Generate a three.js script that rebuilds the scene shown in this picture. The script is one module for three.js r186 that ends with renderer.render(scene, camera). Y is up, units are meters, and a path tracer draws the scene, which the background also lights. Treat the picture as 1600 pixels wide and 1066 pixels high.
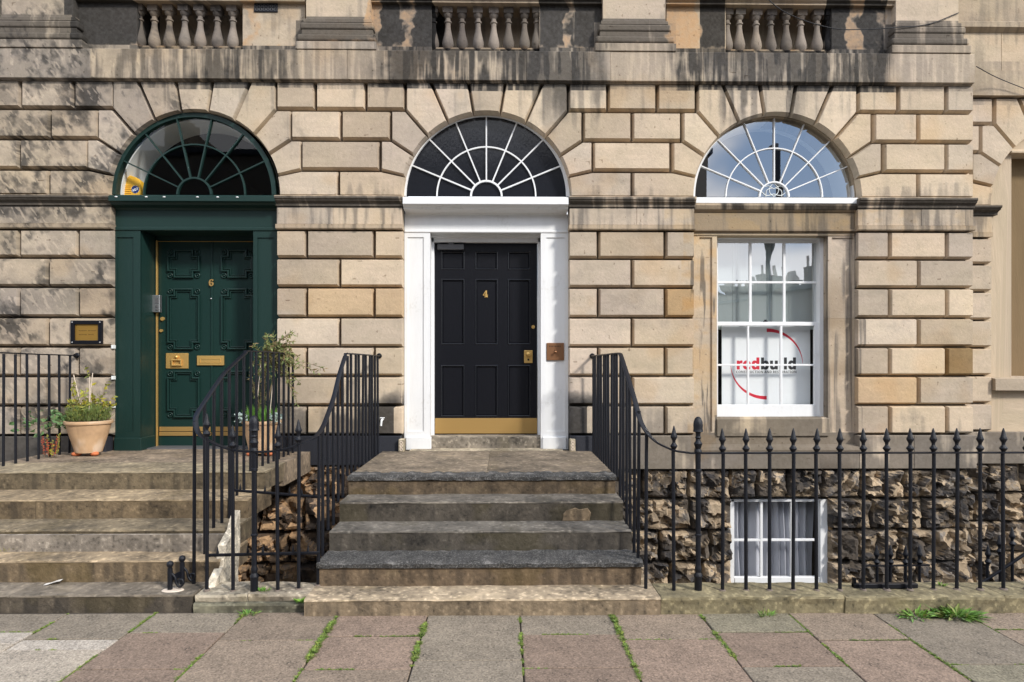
import * as THREE from 'three';
import { mergeGeometries, toCreasedNormals } from 'three/addons/utils/BufferGeometryUtils.js';
import { RoundedBoxGeometry } from 'three/addons/geometries/RoundedBoxGeometry.js';
import { TextGeometry } from 'three/addons/geometries/TextGeometry.js';
import { FontLoader } from 'three/addons/loaders/FontLoader.js';

// ------------------------------------------------------------------ camera, sky, sun, exposure
const EYE = 1.714, DIST = 7.214, YAW = 0.0129, FOCAL = 1010;      // lens in photograph pixels (1600 x 1066)
const scene = new THREE.Scene();
const camera = new THREE.PerspectiveCamera(2 * Math.atan(533 / FOCAL) * 180 / Math.PI, 1600 / 1066, 0.05, 600);
camera.position.set(0, EYE, DIST);
camera.rotation.y = -YAW;
camera.setViewOffset(1600, 1066, 0, -37, 1600, 1066);
const renderer = new THREE.WebGLRenderer();
renderer.toneMapping = THREE.LinearToneMapping;
renderer.toneMappingExposure = 1.40;
renderer.shadowMap.enabled = true;

// value noise
function hash(ix, iy, s) {
  let h = Math.imul(ix, 374761393) ^ Math.imul(iy, 668265263) ^ Math.imul(s, 1274126177);
  h = Math.imul(h ^ (h >>> 13), 1274126177); h ^= h >>> 16;
  return (h >>> 0) / 4294967296;
}
function vn(x, y, s = 0) {
  const ix = Math.floor(x), iy = Math.floor(y), fx = x - ix, fy = y - iy;
  const u = fx * fx * (3 - 2 * fx), v = fy * fy * (3 - 2 * fy);
  const a = hash(ix, iy, s), b = hash(ix + 1, iy, s), c = hash(ix, iy + 1, s), d = hash(ix + 1, iy + 1, s);
  return a + (b - a) * u + (c - a) * v + (a - b - c + d) * u * v;
}
function fbm(x, y, s = 0, o = 4) {
  let t = 0, a = 0.5, n = 0;
  for (let i = 0; i < o; i++) { t += a * vn(x, y, s + i * 17); n += a; a *= 0.5; x = x * 2.03 + 3.1; y = y * 2.03 + 1.7; }
  return t / n;
}
const sstep = (a, b, x) => { const t = Math.min(1, Math.max(0, (x - a) / (b - a))); return t * t * (3 - 2 * t); };
function rng(seed) { let s = seed >>> 0; return () => { s = (s + 0x6D2B79F5) >>> 0; let t = Math.imul(s ^ (s >>> 15), 1 | s); t = (t + Math.imul(t ^ (t >>> 7), 61 | t)) ^ t; return ((t ^ (t >>> 14)) >>> 0) / 4294967296; }; }

const SUN = new THREE.Vector3(0.93, 1.0, 0.9).normalize();
{ // blue sky with broken white cloud
  const w = 1024, h = 512, d = new Float32Array(w * h * 4);
  for (let j = 0; j < h; j++) for (let i = 0; i < w; i++) {
    const el = ((j + 0.5) / h - 0.5) * Math.PI, az = ((i + 0.5) / w) * 2 * Math.PI;
    const up = Math.max(0, Math.sin(el));
    const hz = Math.pow(1 - up, 3.5);
    let r = 0.20 + 0.50 * hz, g = 0.36 + 0.44 * hz, b = 0.66 + 0.26 * hz;
    const k = 1.6 / (0.25 + up);
    const cx = Math.cos(az) * Math.cos(el) * k, cz = Math.sin(az) * Math.cos(el) * k;
    const c = sstep(0.43, 0.60, fbm(cx + 7.3, cz + 2.9, 5, 6)) * sstep(0.0, 0.12, up);
    const cl = 0.95 + 0.35 * fbm(cx * 2.1, cz * 2.1, 9, 4);
    r += (cl - r) * c * 0.9; g += (cl * 1.0 - g) * c * 0.9; b += (cl * 1.03 - b) * c * 0.9;
    if (el < 0) { const q = sstep(0, -0.25, el); r += (0.2 - r) * q; g += (0.19 - g) * q; b += (0.18 - b) * q; }
    const o = (j * w + i) * 4; d[o] = r; d[o + 1] = g; d[o + 2] = b; d[o + 3] = 1;
  }
  const t = new THREE.DataTexture(d, w, h, THREE.RGBAFormat, THREE.FloatType);
  t.mapping = THREE.EquirectangularReflectionMapping; t.magFilter = THREE.LinearFilter; t.minFilter = THREE.LinearFilter; t.needsUpdate = true;
  scene.background = t; scene.environment = t; scene.backgroundIntensity = 1.2; scene.environmentIntensity = 1.2;
}
const sun = new THREE.DirectionalLight(new THREE.Color(1.0, 0.95, 0.88), 2.85);
sun.position.copy(SUN).multiplyScalar(40); sun.target.position.set(0, 2, 0);
sun.castShadow = true; sun.shadow.mapSize.set(4096, 4096); sun.shadow.radius = 15;
Object.assign(sun.shadow.camera, { left: -14, right: 14, top: 14, bottom: -14, near: 1, far: 90 });
scene.add(sun, sun.target);

// ------------------------------------------------------------------ survey: a measured point of the photograph on the vertical plane z
const ca = Math.cos(YAW), sa = Math.sin(YAW);
function X(px, z = 0) { const u = (px - 800) / FOCAL; return (DIST - z) / (ca - u * sa) * (sa + u * ca); }
function Y(py, px = 787, z = 0) { const u = (px - 800) / FOCAL; return EYE + (DIST - z) / (ca - u * sa) * (570 - py) / FOCAL; }
const P = (px, py, z = 0) => [X(px, z), Y(py, px, z)];

// ------------------------------------------------------------------ textures
function dataTex(w, h, fn, srgb = true) {
  const d = new Uint8Array(w * h * 4), c = [0, 0, 0];
  const enc = (v) => { v = Math.min(1, Math.max(0, v)); return 255 * (srgb ? (v <= 0.0031308 ? 12.92 * v : 1.055 * Math.pow(v, 1 / 2.4) - 0.055) : v); };
  for (let j = 0; j < h; j++) for (let i = 0; i < w; i++) {
    fn(i, j, c); const o = (j * w + i) * 4;
    d[o] = enc(c[0]); d[o + 1] = enc(c[1]); d[o + 2] = enc(c[2]); d[o + 3] = 255;
  }
  const t = new THREE.DataTexture(d, w, h); t.wrapS = t.wrapT = THREE.RepeatWrapping;
  t.magFilter = THREE.LinearFilter; t.minFilter = THREE.LinearMipmapLinearFilter; t.generateMipmaps = true;
  if (srgb) t.colorSpace = THREE.SRGBColorSpace; t.needsUpdate = true; return t;
}
// periodic fbm for tiles
function pvn(x, y, per, s) {
  const ix = Math.floor(x), iy = Math.floor(y), fx = x - ix, fy = y - iy, m = (v) => ((v % per) + per) % per;
  const u = fx * fx * (3 - 2 * fx), v = fy * fy * (3 - 2 * fy);
  const a = hash(m(ix), m(iy), s), b = hash(m(ix + 1), m(iy), s), c = hash(m(ix), m(iy + 1), s), d = hash(m(ix + 1), m(iy + 1), s);
  return a + (b - a) * u + (c - a) * v + (a - b - c + d) * u * v;
}
function pfbm(x, y, per, s, o = 4) { let t = 0, a = 0.5, n = 0; for (let i = 0; i < o; i++) { t += a * pvn(x, y, per, s + i * 13); n += a; a *= 0.5; x *= 2; y *= 2; per *= 2; } return t / n; }

// one non-repeating map of the whole stone front: grain, bedding, soot patches and run-off streaks
const FX0 = -6.8, FW = 13.6, FY0 = -1.4, FH = 7.9, TW = 2048, TH = 1190;
const uvF = (x, y) => [(x - FX0) / FW, (y - FY0) / FH];
const bandSoot = [[-200, 0.35], [60, 0.3], [120, 0.3], [150, 0.55], [300, 0.6], [330, 0.8], [450, 0.7], [490, 0.25], [580, 0.3], [620, 0.85], [735, 0.85], [760, 0.75], [830, 0.75], [900, 0.8], [945, 0.55], [965, 0.15], [1040, 0.2], [1065, 0.8], [1180, 0.7], [1265, 0.85], [1390, 0.85], [1410, 0.25], [1530, 0.2], [1800, 0.1]];
const lerpT = (tab, v) => { for (let i = 1; i < tab.length; i++) if (v <= tab[i][0]) { const [a, p] = tab[i - 1], [b, q] = tab[i]; return p + (q - p) * (v - a) / (b - a); } return tab[tab.length - 1][1]; };
const streakAt = [[140, 20, .5], [215, 30, .6], [262, 16, .6], [380, 14, .35], [735, 14, .3], [845, 22, .8], [868, 26, 1], [905, 18, .5], [945, 20, .7], [1150, 26, .9], [1175, 14, .7], [1240, 20, .9], [1262, 12, .6], [1052, 16, .4], [1335, 14, .3]];
const facade = dataTex(TW, TH, (i, j, c) => {
  const x = FX0 + (i + 0.5) / TW * FW, y = FY0 + (j + 0.5) / TH * FH;
  const px = 787 + x * 140 + 0.25 * x * x, py = 570 - (y - EYE) * 140;
  const grain = hash(i, j, 3), f1 = fbm(x * 1.3, y * 1.3, 21, 4), f2 = fbm(x * 5, y * 7, 31, 4), bed = fbm(x * 2.2, y * 26, 41, 3);
  const fine = fbm(x * 38, y * 38, 51, 2);
  let t = 0.80 + 0.22 * f1 + 0.20 * (f2 - 0.5) + 0.10 * (bed - 0.5) + 0.12 * (fine - 0.5) + 0.05 * (grain - 0.5);
  let r = 0.572 * t, g = (0.467 - 0.012 * (f2 - 0.5)) * t, b = (0.346 - 0.05 * (f1 - 0.5)) * t;
  // ochre iron patches
  const och = sstep(0.58, 0.80, fbm(x * 2.1 + 9, y * 2.1, 61, 3)) * 0.28;
  r += (0.48 - r) * och; g += (0.31 - g) * och; b += (0.15 - b) * och;
  // soot
  const patch = fbm(x * 2.6 + 3, y * 2.6, 71, 5), streak = fbm(x * 17, y * 1.1, 81, 4), scr = fbm(x * 15 + y * 7, y * 12 - x * 4, 91, 4);
  let s = 0;
  const left = 1 - sstep(170, 560, px + 110 * (f1 - 0.5));
  s = Math.max(s, sstep(0.54 - 0.24 * left, 0.90 - 0.22 * left, 0.62 * patch + 0.38 * scr) * (0.28 + 0.62 * left));
  s = Math.max(s, left * 0.52 * sstep(0.34, 0.72, fbm(x * 1.9 + 4, y * 2.4, 131, 4)));
  s *= 1 - 0.5 * left * sstep(0.60, 0.66, fbm(x * 26 + y * 20, y * 6 - x * 7, 141, 3));
  s = Math.max(s, left * (0.14 + 0.22 * scr));
  if (py > 70 && py < 140) {
    const a = lerpT(bandSoot, px + 30 * (f2 - 0.5)), q = 0.6 * streak + 0.4 * patch;
    s = Math.max(s, sstep(0.60 - 0.38 * a, 0.80 - 0.38 * a, q) * (0.32 + 0.66 * a), sstep(0.50, 0.66, streak) * (0.25 + 0.35 * a), Math.min(0.95, (0.20 + 0.75 * a) * (0.10 + 1.15 * sstep(0.25, 0.62, 0.72 * fbm(x * 24, y * 1.3 + 5, 151, 4) + 0.28 * f2))));
  } else if (py <= 70) {
    const q = 0.5 * patch + 0.5 * streak;
    let a = 0.2;
    if ((px > 116 && px < 216) || (px > 581 && px < 676) || (px > 842 && px < 941) || (px > 1096 && px < 1136) || (px > 1298 && px < 1395)) a = 0.97;
    if (py > 30 && ((px > -20 && px < 128) || (px > 460 && px < 588) || (px > 928 && px < 1058) || (px > 1392 && px < 1522))) a = 0.7;
    s = Math.max(s, sstep(0.62 - 0.5 * a, 0.78 - 0.45 * a, q) * (0.22 + 0.76 * a));
    // raw orange stone where the skin has come away
    const wob = 22 * (fbm(x * 7, y * 7, 121, 3) - 0.5), hump = (c0, w) => 1 - sstep(w * 0.4, w, Math.abs(px + wob - c0));
    const raw = Math.max(sstep(52, 76, py) * (px > 116 && px < 1400 ? 0.95 : 0), 1.25 * hump(1068, 42), 0.98 * hump(632, 16), 1.15 * hump(1346, 20), 0.9 * hump(888, 12), 0.95 * hump(392, 18), 0.9 * hump(585, 14), 0.85 * hump(1390, 14));
    const m = sstep(0.80, 1.04, raw * 0.6 + 0.75 * fbm(x * 8, y * 8, 101, 5)) * (0.55 + 0.45 * fine);
    r += (0.52 - r) * m; g += (0.33 - g) * m; b += (0.18 - b) * m; s *= 1 - 0.85 * m;
  } else if (py < 310) {
    let a = 0.34 * (1 - sstep(135, 225, py + 40 * (f2 - 0.5)));
    for (const [q, w, k] of streakAt) a = Math.max(a, k * (1 - sstep(w * 0.35, w, Math.abs(px - q) + 16 * (f2 - 0.5))) * (1 - sstep(160, 240, py + 60 * (streak - 0.5))));
    s = Math.max(s, sstep(0.60 - 0.36 * a, 0.78 - 0.36 * a, 0.6 * streak + 0.4 * patch) * (0.2 + 0.62 * a));
    if (py > 285) s = Math.max(s, sstep(0.52, 0.74, 0.5 * streak + 0.5 * patch + (py - 285) * 0.006) * 0.45);
  } else if (py < 326) {
    s = Math.max(s, sstep(0.26, 0.48, 0.6 * patch + 0.4 * streak) * 0.9);
  } else if (py < 362) {
    s = Math.max(s, sstep(0.44, 0.66, 0.7 * streak + 0.3 * patch) * 0.6);
    if (px > 1083 && px < 1341) { const m = 0.75; r += (0.30 - r) * m; g += (0.235 - g) * m; b += (0.165 - b) * m; }
    if (px > 1040) { const m = sstep(0.45, 0.65, f2) * 0.35; r += (0.46 - r) * m; g += (0.33 - g) * m; b += (0.17 - b) * m; }
  } else {
    // splash-back and soot beside the doors
    let a = 0.34 * sstep(610, 690, py + 50 * (patch - 0.5));
    for (const [p0, p1, q, k] of [[578, 634, 618, 1.05], [886, 936, 600, 1.05], [430, 480, 625, 0.8], [540, 600, 640, 0.7], [120, 178, 600, 0.45]])
      if (px > p0 && px < p1) a = Math.max(a, k * sstep(q - 14, q + 26, py + 60 * (patch - 0.5)));
    if (py > 678) a = Math.max(a, px < 940 ? 0.95 : 0.62 + 0.25 * f1);
    if (py > 650 && px > 1120 && px < 1292) a = Math.max(a, 0.7);
    s = Math.max(s, sstep(0.62 - 0.5 * a, 0.80 - 0.45 * a, 0.5 * patch + 0.3 * streak + 0.2 * f2) * (0.2 + 0.7 * a));
    // run-off in the window surround
    if (px > 1082 && px < 1122) { const m = 0.55 * sstep(0.35, 0.7, f2); r += (0.5 - r) * m; g += (0.33 - g) * m; b += (0.16 - b) * m; s = Math.max(s, 0.7 * sstep(0.60, 0.66, streak)); }
    if (px > 1286 && px < 1342) { const m = 0.8 * sstep(0.25, 0.55, f1); r += (0.27 - r) * m; g += (0.205 - g) * m; b += (0.14 - b) * m; s = Math.max(s, 0.6 * sstep(0.46, 0.62, streak)); }
  }
  const soot = 0.006 + 0.032 * fine + 0.016 * f2;
  const sg = soot + 0.11 * (1 - s); r += (sg * 1.02 - r) * s; g += (sg - g) * s; b += (sg * 0.98 - b) * s;
  // pits
  if (vn(x * 30, y * 30, 111) > 0.965) { r *= 0.55; g *= 0.52; b *= 0.5; }
  c[0] = r; c[1] = g; c[2] = b;
});
facade.wrapS = facade.wrapT = THREE.ClampToEdgeWrapping;
const grainBump = dataTex(512, 512, (i, j, c) => { const v = 0.5 * pfbm(i / 16, j / 16, 32, 5, 4) + 0.3 * hash(i, j, 7) + 0.2 * pfbm(i / 64, j / 64, 8, 15, 3); c[0] = c[1] = c[2] = v; }, false);
// old worn step stone, neutral around 1, tint comes from the piece
const stepMap = dataTex(1024, 1024, (i, j, c) => {
  const u = i / 1024, v = j / 1024, a = pfbm(u * 4, v * 4, 4, 3, 5), b2 = pfbm(u * 10, v * 10, 10, 23, 4), f = pfbm(u * 60, v * 60, 60, 33, 2), str = pfbm(u * 24, v * 3, 3, 43, 3);
  let t = 0.42 + 0.36 * (a - 0.5) * 1.6 + 0.34 * (b2 - 0.5) + 0.28 * (f - 0.5) + 0.10 * (hash(i, j, 2) - 0.5);
  const sc = sstep(0.60, 0.70, b2 * 0.6 + a * 0.4) * 0.28, dk = sstep(0.56, 0.74, a * 0.5 + str * 0.5) * 0.5;
  let r = t * 1.04, g = t * 0.97, b = t * 0.86;
  r = r * (1 - dk) + 0.13 * dk; g = g * (1 - dk) + 0.125 * dk; b = b * (1 - dk) + 0.12 * dk;
  r += sc * 0.8; g += sc * 0.74; b += sc * 0.62;
  const gm = sstep(0.62, 0.76, pfbm(u * 6, v * 6, 6, 73, 4)) * 0.18; r += (0.32 - r) * gm; g += (0.28 - g) * gm; b += (0.16 - b) * gm;
  if (f > 0.74) { r += 0.14; g += 0.135; b += 0.12; } if (f < 0.20) { r *= 0.75; g *= 0.75; b *= 0.75; }
  c[0] = r; c[1] = g; c[2] = b;
});
// soiled riser faces: grime, run marks and scuffs
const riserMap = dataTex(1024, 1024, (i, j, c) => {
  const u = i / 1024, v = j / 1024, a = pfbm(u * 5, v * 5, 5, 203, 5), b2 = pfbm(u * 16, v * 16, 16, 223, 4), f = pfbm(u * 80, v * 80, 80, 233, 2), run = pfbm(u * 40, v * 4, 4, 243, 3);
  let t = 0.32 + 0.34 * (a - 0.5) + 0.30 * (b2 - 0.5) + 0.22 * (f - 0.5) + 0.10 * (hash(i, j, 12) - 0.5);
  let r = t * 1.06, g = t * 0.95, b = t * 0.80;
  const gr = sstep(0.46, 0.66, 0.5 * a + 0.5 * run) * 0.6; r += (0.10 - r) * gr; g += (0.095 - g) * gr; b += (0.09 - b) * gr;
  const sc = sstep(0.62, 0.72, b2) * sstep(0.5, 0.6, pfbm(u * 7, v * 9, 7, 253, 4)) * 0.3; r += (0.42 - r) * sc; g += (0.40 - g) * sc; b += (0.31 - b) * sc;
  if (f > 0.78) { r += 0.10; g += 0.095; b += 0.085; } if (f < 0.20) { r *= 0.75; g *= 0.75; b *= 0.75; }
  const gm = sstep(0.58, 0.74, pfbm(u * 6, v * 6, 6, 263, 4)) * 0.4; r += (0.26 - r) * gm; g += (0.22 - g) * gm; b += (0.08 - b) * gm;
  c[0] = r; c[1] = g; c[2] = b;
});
const flagMap = dataTex(1024, 1024, (i, j, c) => {   // cast paving: small aggregate
  const u = i / 1024, v = j / 1024, a = pfbm(u * 4, v * 4, 4, 3, 4), m = pfbm(u * 14, v * 14, 14, 63, 3), f = pfbm(u * 110, v * 110, 110, 33, 2), h = hash(i, j, 2);
  let t = 0.60 + 0.20 * (a - 0.5) + 0.16 * (m - 0.5) + 0.52 * (f - 0.5) + 0.16 * (h - 0.5);
  if (f > 0.76) t += 0.08; if (f < 0.24) t -= 0.10;
  const st = sstep(0.60, 0.70, pfbm(u * 7, v * 7, 7, 83, 4)) * 0.07; if (pvn(u * 34, v * 34, 34, 93) > 0.93) t -= 0.15;
  t -= st;
  c[0] = t; c[1] = t; c[2] = t * 0.99;
});
const coatMap = dataTex(512, 512, (i, j, c) => {     // old bituminous grit coat
  const u = i / 512, v = j / 512, a = pfbm(u * 6, v * 6, 6, 303, 4), f = pfbm(u * 90, v * 90, 90, 313, 2);
  let t = 0.085 + 0.10 * (a - 0.5) + 0.12 * (f - 0.5) + 0.04 * (hash(i, j, 33) - 0.5); if (f > 0.70) t += 0.07;
  const w = sstep(0.60, 0.74, a) * 0.10; c[0] = Math.max(0.012, t) + w; c[1] = Math.max(0.012, t * 0.96) + w * 0.94; c[2] = Math.max(0.012, t * 0.90) + w * 0.86;
});
const rubMap = dataTex(1024, 1024, (i, j, c) => {
  const u = i / 1024, v = j / 1024, a = pfbm(u * 6, v * 6, 6, 3, 5), b2 = pfbm(u * 15, v * 13, 15, 23, 4), f = pfbm(u * 70, v * 70, 70, 33, 2);
  let t = 0.80 + 0.5 * (b2 - 0.5) + 0.35 * (f - 0.5);
  let r = 0.46 * t, g = 0.35 * t, b = 0.23 * t;
  const s = sstep(0.47, 0.60, 0.35 * a + 0.65 * b2) * 0.8;
  const k = 0.07 + 0.05 * f;
  r += (k * 1.05 - r) * s; g += (k - g) * s; b += (k * 0.98 - b) * s;
  const w = sstep(0.67, 0.74, b2) * 0.5 * (1 - s); r += (0.6 - r) * w; g += (0.54 - g) * w; b += (0.44 - b) * w;
  c[0] = r; c[1] = g; c[2] = b;
});
const paintBump = dataTex(256, 256, (i, j, c) => { const v = 0.6 * pfbm(i / 6, j / 40, 42, 5, 3) + 0.4 * pfbm(i / 32, j / 32, 8, 9, 3); c[0] = c[1] = c[2] = v; }, false);
const paintMap = dataTex(512, 512, (i, j, c) => { const u = i / 512, v = j / 512, a = pfbm(u * 5, v * 5, 5, 404, 5), st = pfbm(u * 40, v * 5, 5, 414, 3), f = pfbm(u * 60, v * 60, 60, 424, 2); let t = 0.80 - 0.05 * (a - 0.4) - 0.04 * (st - 0.5); let d = sstep(0.62, 0.80, 0.6 * a + 0.4 * f) * 0.08; c[0] = t * (1 - d); c[1] = t * (1 - d * 1.05); c[2] = t * (1 - d * 1.2); });
const potMap = dataTex(256, 256, (i, j, c) => { const u = i / 256, v = j / 256, a = pfbm(u * 3, v * 12, 12, 4, 4), f = pfbm(u * 40, v * 40, 40, 9, 2), l = sstep(0.55, 0.75, pfbm(u * 5, v * 5, 5, 14, 4)); const t = 0.85 + 0.35 * (a - 0.5) + 0.15 * (f - 0.5); c[0] = (0.62 + 0.08 * l) * t; c[1] = (0.40 + 0.13 * l) * t; c[2] = (0.225 + 0.15 * l) * t; });
const smear = dataTex(256, 256, (i, j, c) => { const v = 0.25 + 0.5 * pfbm(i / 32, j / 32, 8, 4, 4); c[0] = c[1] = c[2] = v; }, false);

// ------------------------------------------------------------------ materials
const rep = (t, m) => { const c = t.clone(); c.repeat.set(1 / m, 1 / m); c.needsUpdate = true; return c; };
const lin = (r, g, b) => new THREE.Color().setRGB(r, g, b);
const S = (o) => new THREE.MeshStandardMaterial(o), H = (o) => new THREE.MeshPhysicalMaterial(o);
const grainF = grainBump.clone(); grainF.repeat.set(FW / 0.6, FH / 0.6); grainF.needsUpdate = true;
const M = {
  stone: H({ map: facade, vertexColors: true, roughness: 0.95, specularIntensity: 0.35, bumpMap: grainF, bumpScale: 0.004 }),
  joint: S({ color: lin(0.14, 0.115, 0.085), roughness: 1 }),
  step: S({ map: rep(stepMap, 1.7), vertexColors: true, roughness: 0.9, bumpMap: rep(grainBump, 0.5), bumpScale: 0.006 }),
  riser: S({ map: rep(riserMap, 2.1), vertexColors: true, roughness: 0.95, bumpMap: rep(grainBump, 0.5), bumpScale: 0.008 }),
  coat: S({ roughness: 0.95, bumpMap: rep(grainBump, 0.22), bumpScale: 0.014, map: rep(coatMap, 0.7) }),
  flag: S({ map: rep(flagMap, 0.9), vertexColors: true, roughness: 0.93, bumpMap: rep(grainBump, 0.35), bumpScale: 0.004 }),
  rubble: S({ map: rep(rubMap, 1.9), vertexColors: true, roughness: 0.95, bumpMap: rep(grainBump, 0.3), bumpScale: 0.01 }),
  render: S({ map: rep(stepMap, 0.9), color: lin(1.5, 1.42, 1.25), roughness: 0.95, bumpMap: rep(grainBump, 0.4), bumpScale: 0.008 }),
  soil: S({ color: lin(0.045, 0.035, 0.025), roughness: 1 }),
  iron: H({ color: lin(0.005, 0.006, 0.010), specularIntensity: 0.7, roughness: 0.42, bumpMap: rep(grainBump, 0.12), bumpScale: 0.0012 }),
  green: H({ color: lin(0.0095, 0.031, 0.0265), specularIntensity: 0.7, roughness: 0.45, bumpMap: rep(paintBump, 0.5), bumpScale: 0.0012 }),
  greenDoor: H({ color: lin(0.0095, 0.031, 0.0265), specularIntensity: 0.6, roughness: 0.34, bumpMap: rep(paintBump, 0.5), bumpScale: 0.001 }),
  white: S({ map: rep(paintMap, 1.3), color: lin(0.96, 0.97, 0.97), roughness: 0.5, bumpMap: rep(paintBump, 0.5), bumpScale: 0.001 }),
  black: H({ color: lin(0.004, 0.0045, 0.0075), specularIntensity: 0.55, roughness: 0.42, bumpMap: rep(paintBump, 0.4), bumpScale: 0.0012 }),
  plinthPaint: S({ color: lin(0.016, 0.018, 0.026), roughness: 0.7, bumpMap: rep(grainBump, 0.5), bumpScale: 0.004 }),
  blackMould: S({ color: lin(0.008, 0.009, 0.012), roughness: 0.25 }),
  brass: S({ color: lin(0.72, 0.46, 0.15), metalness: 0.65, roughness: 0.4 }),
  brassDull: S({ color: lin(0.46, 0.29, 0.10), metalness: 0.55, roughness: 0.5, bumpMap: rep(grainBump, 0.3), bumpScale: 0.0006 }),
  copper: S({ color: lin(0.30, 0.15, 0.075), metalness: 0.7, roughness: 0.45 }),
  lead: S({ color: lin(0.16, 0.125, 0.10), roughness: 0.8 }),
  steel: S({ color: lin(0.5, 0.51, 0.52), metalness: 0.9, roughness: 0.4 }),
  grey: S({ color: lin(0.10, 0.10, 0.105), roughness: 0.5 }),
  glass: H({ color: 0xffffff, transmission: 1, thickness: 0, roughness: 0.0, ior: 1.42 }),
  glassRef: H({ color: lin(0.8, 0.82, 0.85), transmission: 1, thickness: 0, roughness: 0.0, ior: 3.6 }),
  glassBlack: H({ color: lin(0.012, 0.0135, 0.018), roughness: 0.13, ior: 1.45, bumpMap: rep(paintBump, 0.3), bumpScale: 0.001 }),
  inner: S({ color: lin(0.74, 0.77, 0.75), roughness: 0.7 }),
  shutter: S({ color: lin(0.56, 0.62, 0.58), roughness: 0.6 }),
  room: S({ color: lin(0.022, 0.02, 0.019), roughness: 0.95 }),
  sheer: H({ color: lin(0.6, 0.62, 0.68), roughness: 1, transmission: 0.35, thickness: 0, side: THREE.DoubleSide }),
  pot: S({ map: potMap, roughness: 0.85, bumpMap: rep(grainBump, 1), bumpScale: 0.003 }),
  terra: S({ color: lin(0.55, 0.16, 0.06), roughness: 0.8 }),
  yellow: S({ color: lin(0.85, 0.48, 0.04), roughness: 0.4 }),
  leaf: H({ vertexColors: true, roughness: 0.75, transmission: 0.3, thickness: 0, side: THREE.DoubleSide }),
  stem: S({ color: lin(0.19, 0.14, 0.075), roughness: 0.9 }),
  cane: S({ color: lin(0.62, 0.52, 0.42), roughness: 0.8 }),
  asphalt: S({ color: lin(0.05, 0.05, 0.052), roughness: 0.95, map: rep(flagMap, 1.4) }),
  farStone: S({ color: lin(0.22, 0.18, 0.14), roughness: 0.95 }),
  slate: S({ color: lin(0.05, 0.055, 0.065), roughness: 0.7 }),
  darkGlass: S({ color: lin(0.01, 0.011, 0.013), roughness: 0.15 }),
};

// ------------------------------------------------------------------ builders
const used = new Map();
function numbered(n) { const k = used.get(n) || 0; used.set(n, k + 1); return k ? n + '_' + String(k).padStart(3, '0') : n; }
function obj(name, geo, mat, parent = scene) {
  const m = new THREE.Mesh(geo, mat); m.name = parent === scene ? numbered(name) : name;
  m.castShadow = true; m.receiveShadow = true; parent.add(m); return m;
}
function tag(o, label, category, group) { o.userData = { label, category }; if (group) o.userData.group = group; return o; }
function thing(name, label, category, group) { const g = new THREE.Group(); g.name = numbered(name); scene.add(g); return tag(g, label, category, group); }
function rebase(g, x, y, z) { g.position.set(x, y, z); for (const c of g.children) { c.position.x -= x; c.position.y -= y; c.position.z -= z; } return g; }
const tri = [];
class Soup {                                                       // loose triangles with planar faces
  constructor() { this.p = []; }
  t(a, b, c) { this.p.push(...a, ...b, ...c); return this; }
  q(a, b, c, d) { return this.t(a, b, c).t(a, c, d); }
  geo() { const g = new THREE.BufferGeometry(); g.setAttribute('position', new THREE.Float32BufferAttribute(this.p, 3)); g.computeVertexNormals(); return g; }
}
function flat(g) { const n = g.index ? g.toNonIndexed() : g; for (const k of Object.keys(n.attributes)) if (k !== 'position' && k !== 'normal') n.deleteAttribute(k); return n; }
function boxUV(g, rnd) {                                           // metres, by the main direction of each triangle
  g = flat(g); const p = g.attributes.position, uv = new Float32Array(p.count * 2), a = new THREE.Vector3(), b = new THREE.Vector3(), c = new THREE.Vector3();
  const ou = rnd ? rnd() * 7 : 0, ov = rnd ? rnd() * 7 : 0;
  for (let i = 0; i < p.count; i += 3) {
    a.fromBufferAttribute(p, i); b.fromBufferAttribute(p, i + 1); c.fromBufferAttribute(p, i + 2);
    const n = b.clone().sub(a).cross(c.clone().sub(a)), ax = Math.abs(n.x), ay = Math.abs(n.y), az = Math.abs(n.z);
    [a, b, c].forEach((v, k) => { const u = ax > ay && ax > az ? [v.z, v.y] : ay > az ? [v.x, v.z] : [v.x, v.y]; uv[(i + k) * 2] = u[0] + ou; uv[(i + k) * 2 + 1] = u[1] + ov; });
  }
  g.setAttribute('uv', new THREE.BufferAttribute(uv, 2)); return g;
}
function facUV(g) { g = flat(g); const p = g.attributes.position, uv = new Float32Array(p.count * 2); for (let i = 0; i < p.count; i++) { const q = uvF(p.getX(i) + 0.3 * p.getZ(i), p.getY(i)); uv[i * 2] = q[0]; uv[i * 2 + 1] = q[1]; } g.setAttribute('uv', new THREE.BufferAttribute(uv, 2)); return g; }
function tint(g, r, gg = r, b = r) { const n = g.attributes.position.count, a = new Float32Array(n * 3); for (let i = 0; i < n; i++) { a[i * 3] = r; a[i * 3 + 1] = gg; a[i * 3 + 2] = b; } g.setAttribute('color', new THREE.BufferAttribute(a, 3)); return g; }
const box = (x0, x1, y0, y1, z0, z1) => { const g = new THREE.BoxGeometry(x1 - x0, y1 - y0, z1 - z0); g.translate((x0 + x1) / 2, (y0 + y1) / 2, (z0 + z1) / 2); return g; };
const rbox = (x0, x1, y0, y1, z0, z1, r = 0.006, s = 2) => { const g = new RoundedBoxGeometry(x1 - x0, y1 - y0, z1 - z0, s, Math.min(r, (x1 - x0) / 2.01, (y1 - y0) / 2.01, (z1 - z0) / 2.01)); g.translate((x0 + x1) / 2, (y0 + y1) / 2, (z0 + z1) / 2); return g; };
function area(p) { let s = 0; for (let i = 0; i < p.length; i++) { const a = p[i], b = p[(i + 1) % p.length]; s += a[0] * b[1] - b[0] * a[1]; } return s / 2; }
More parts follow.
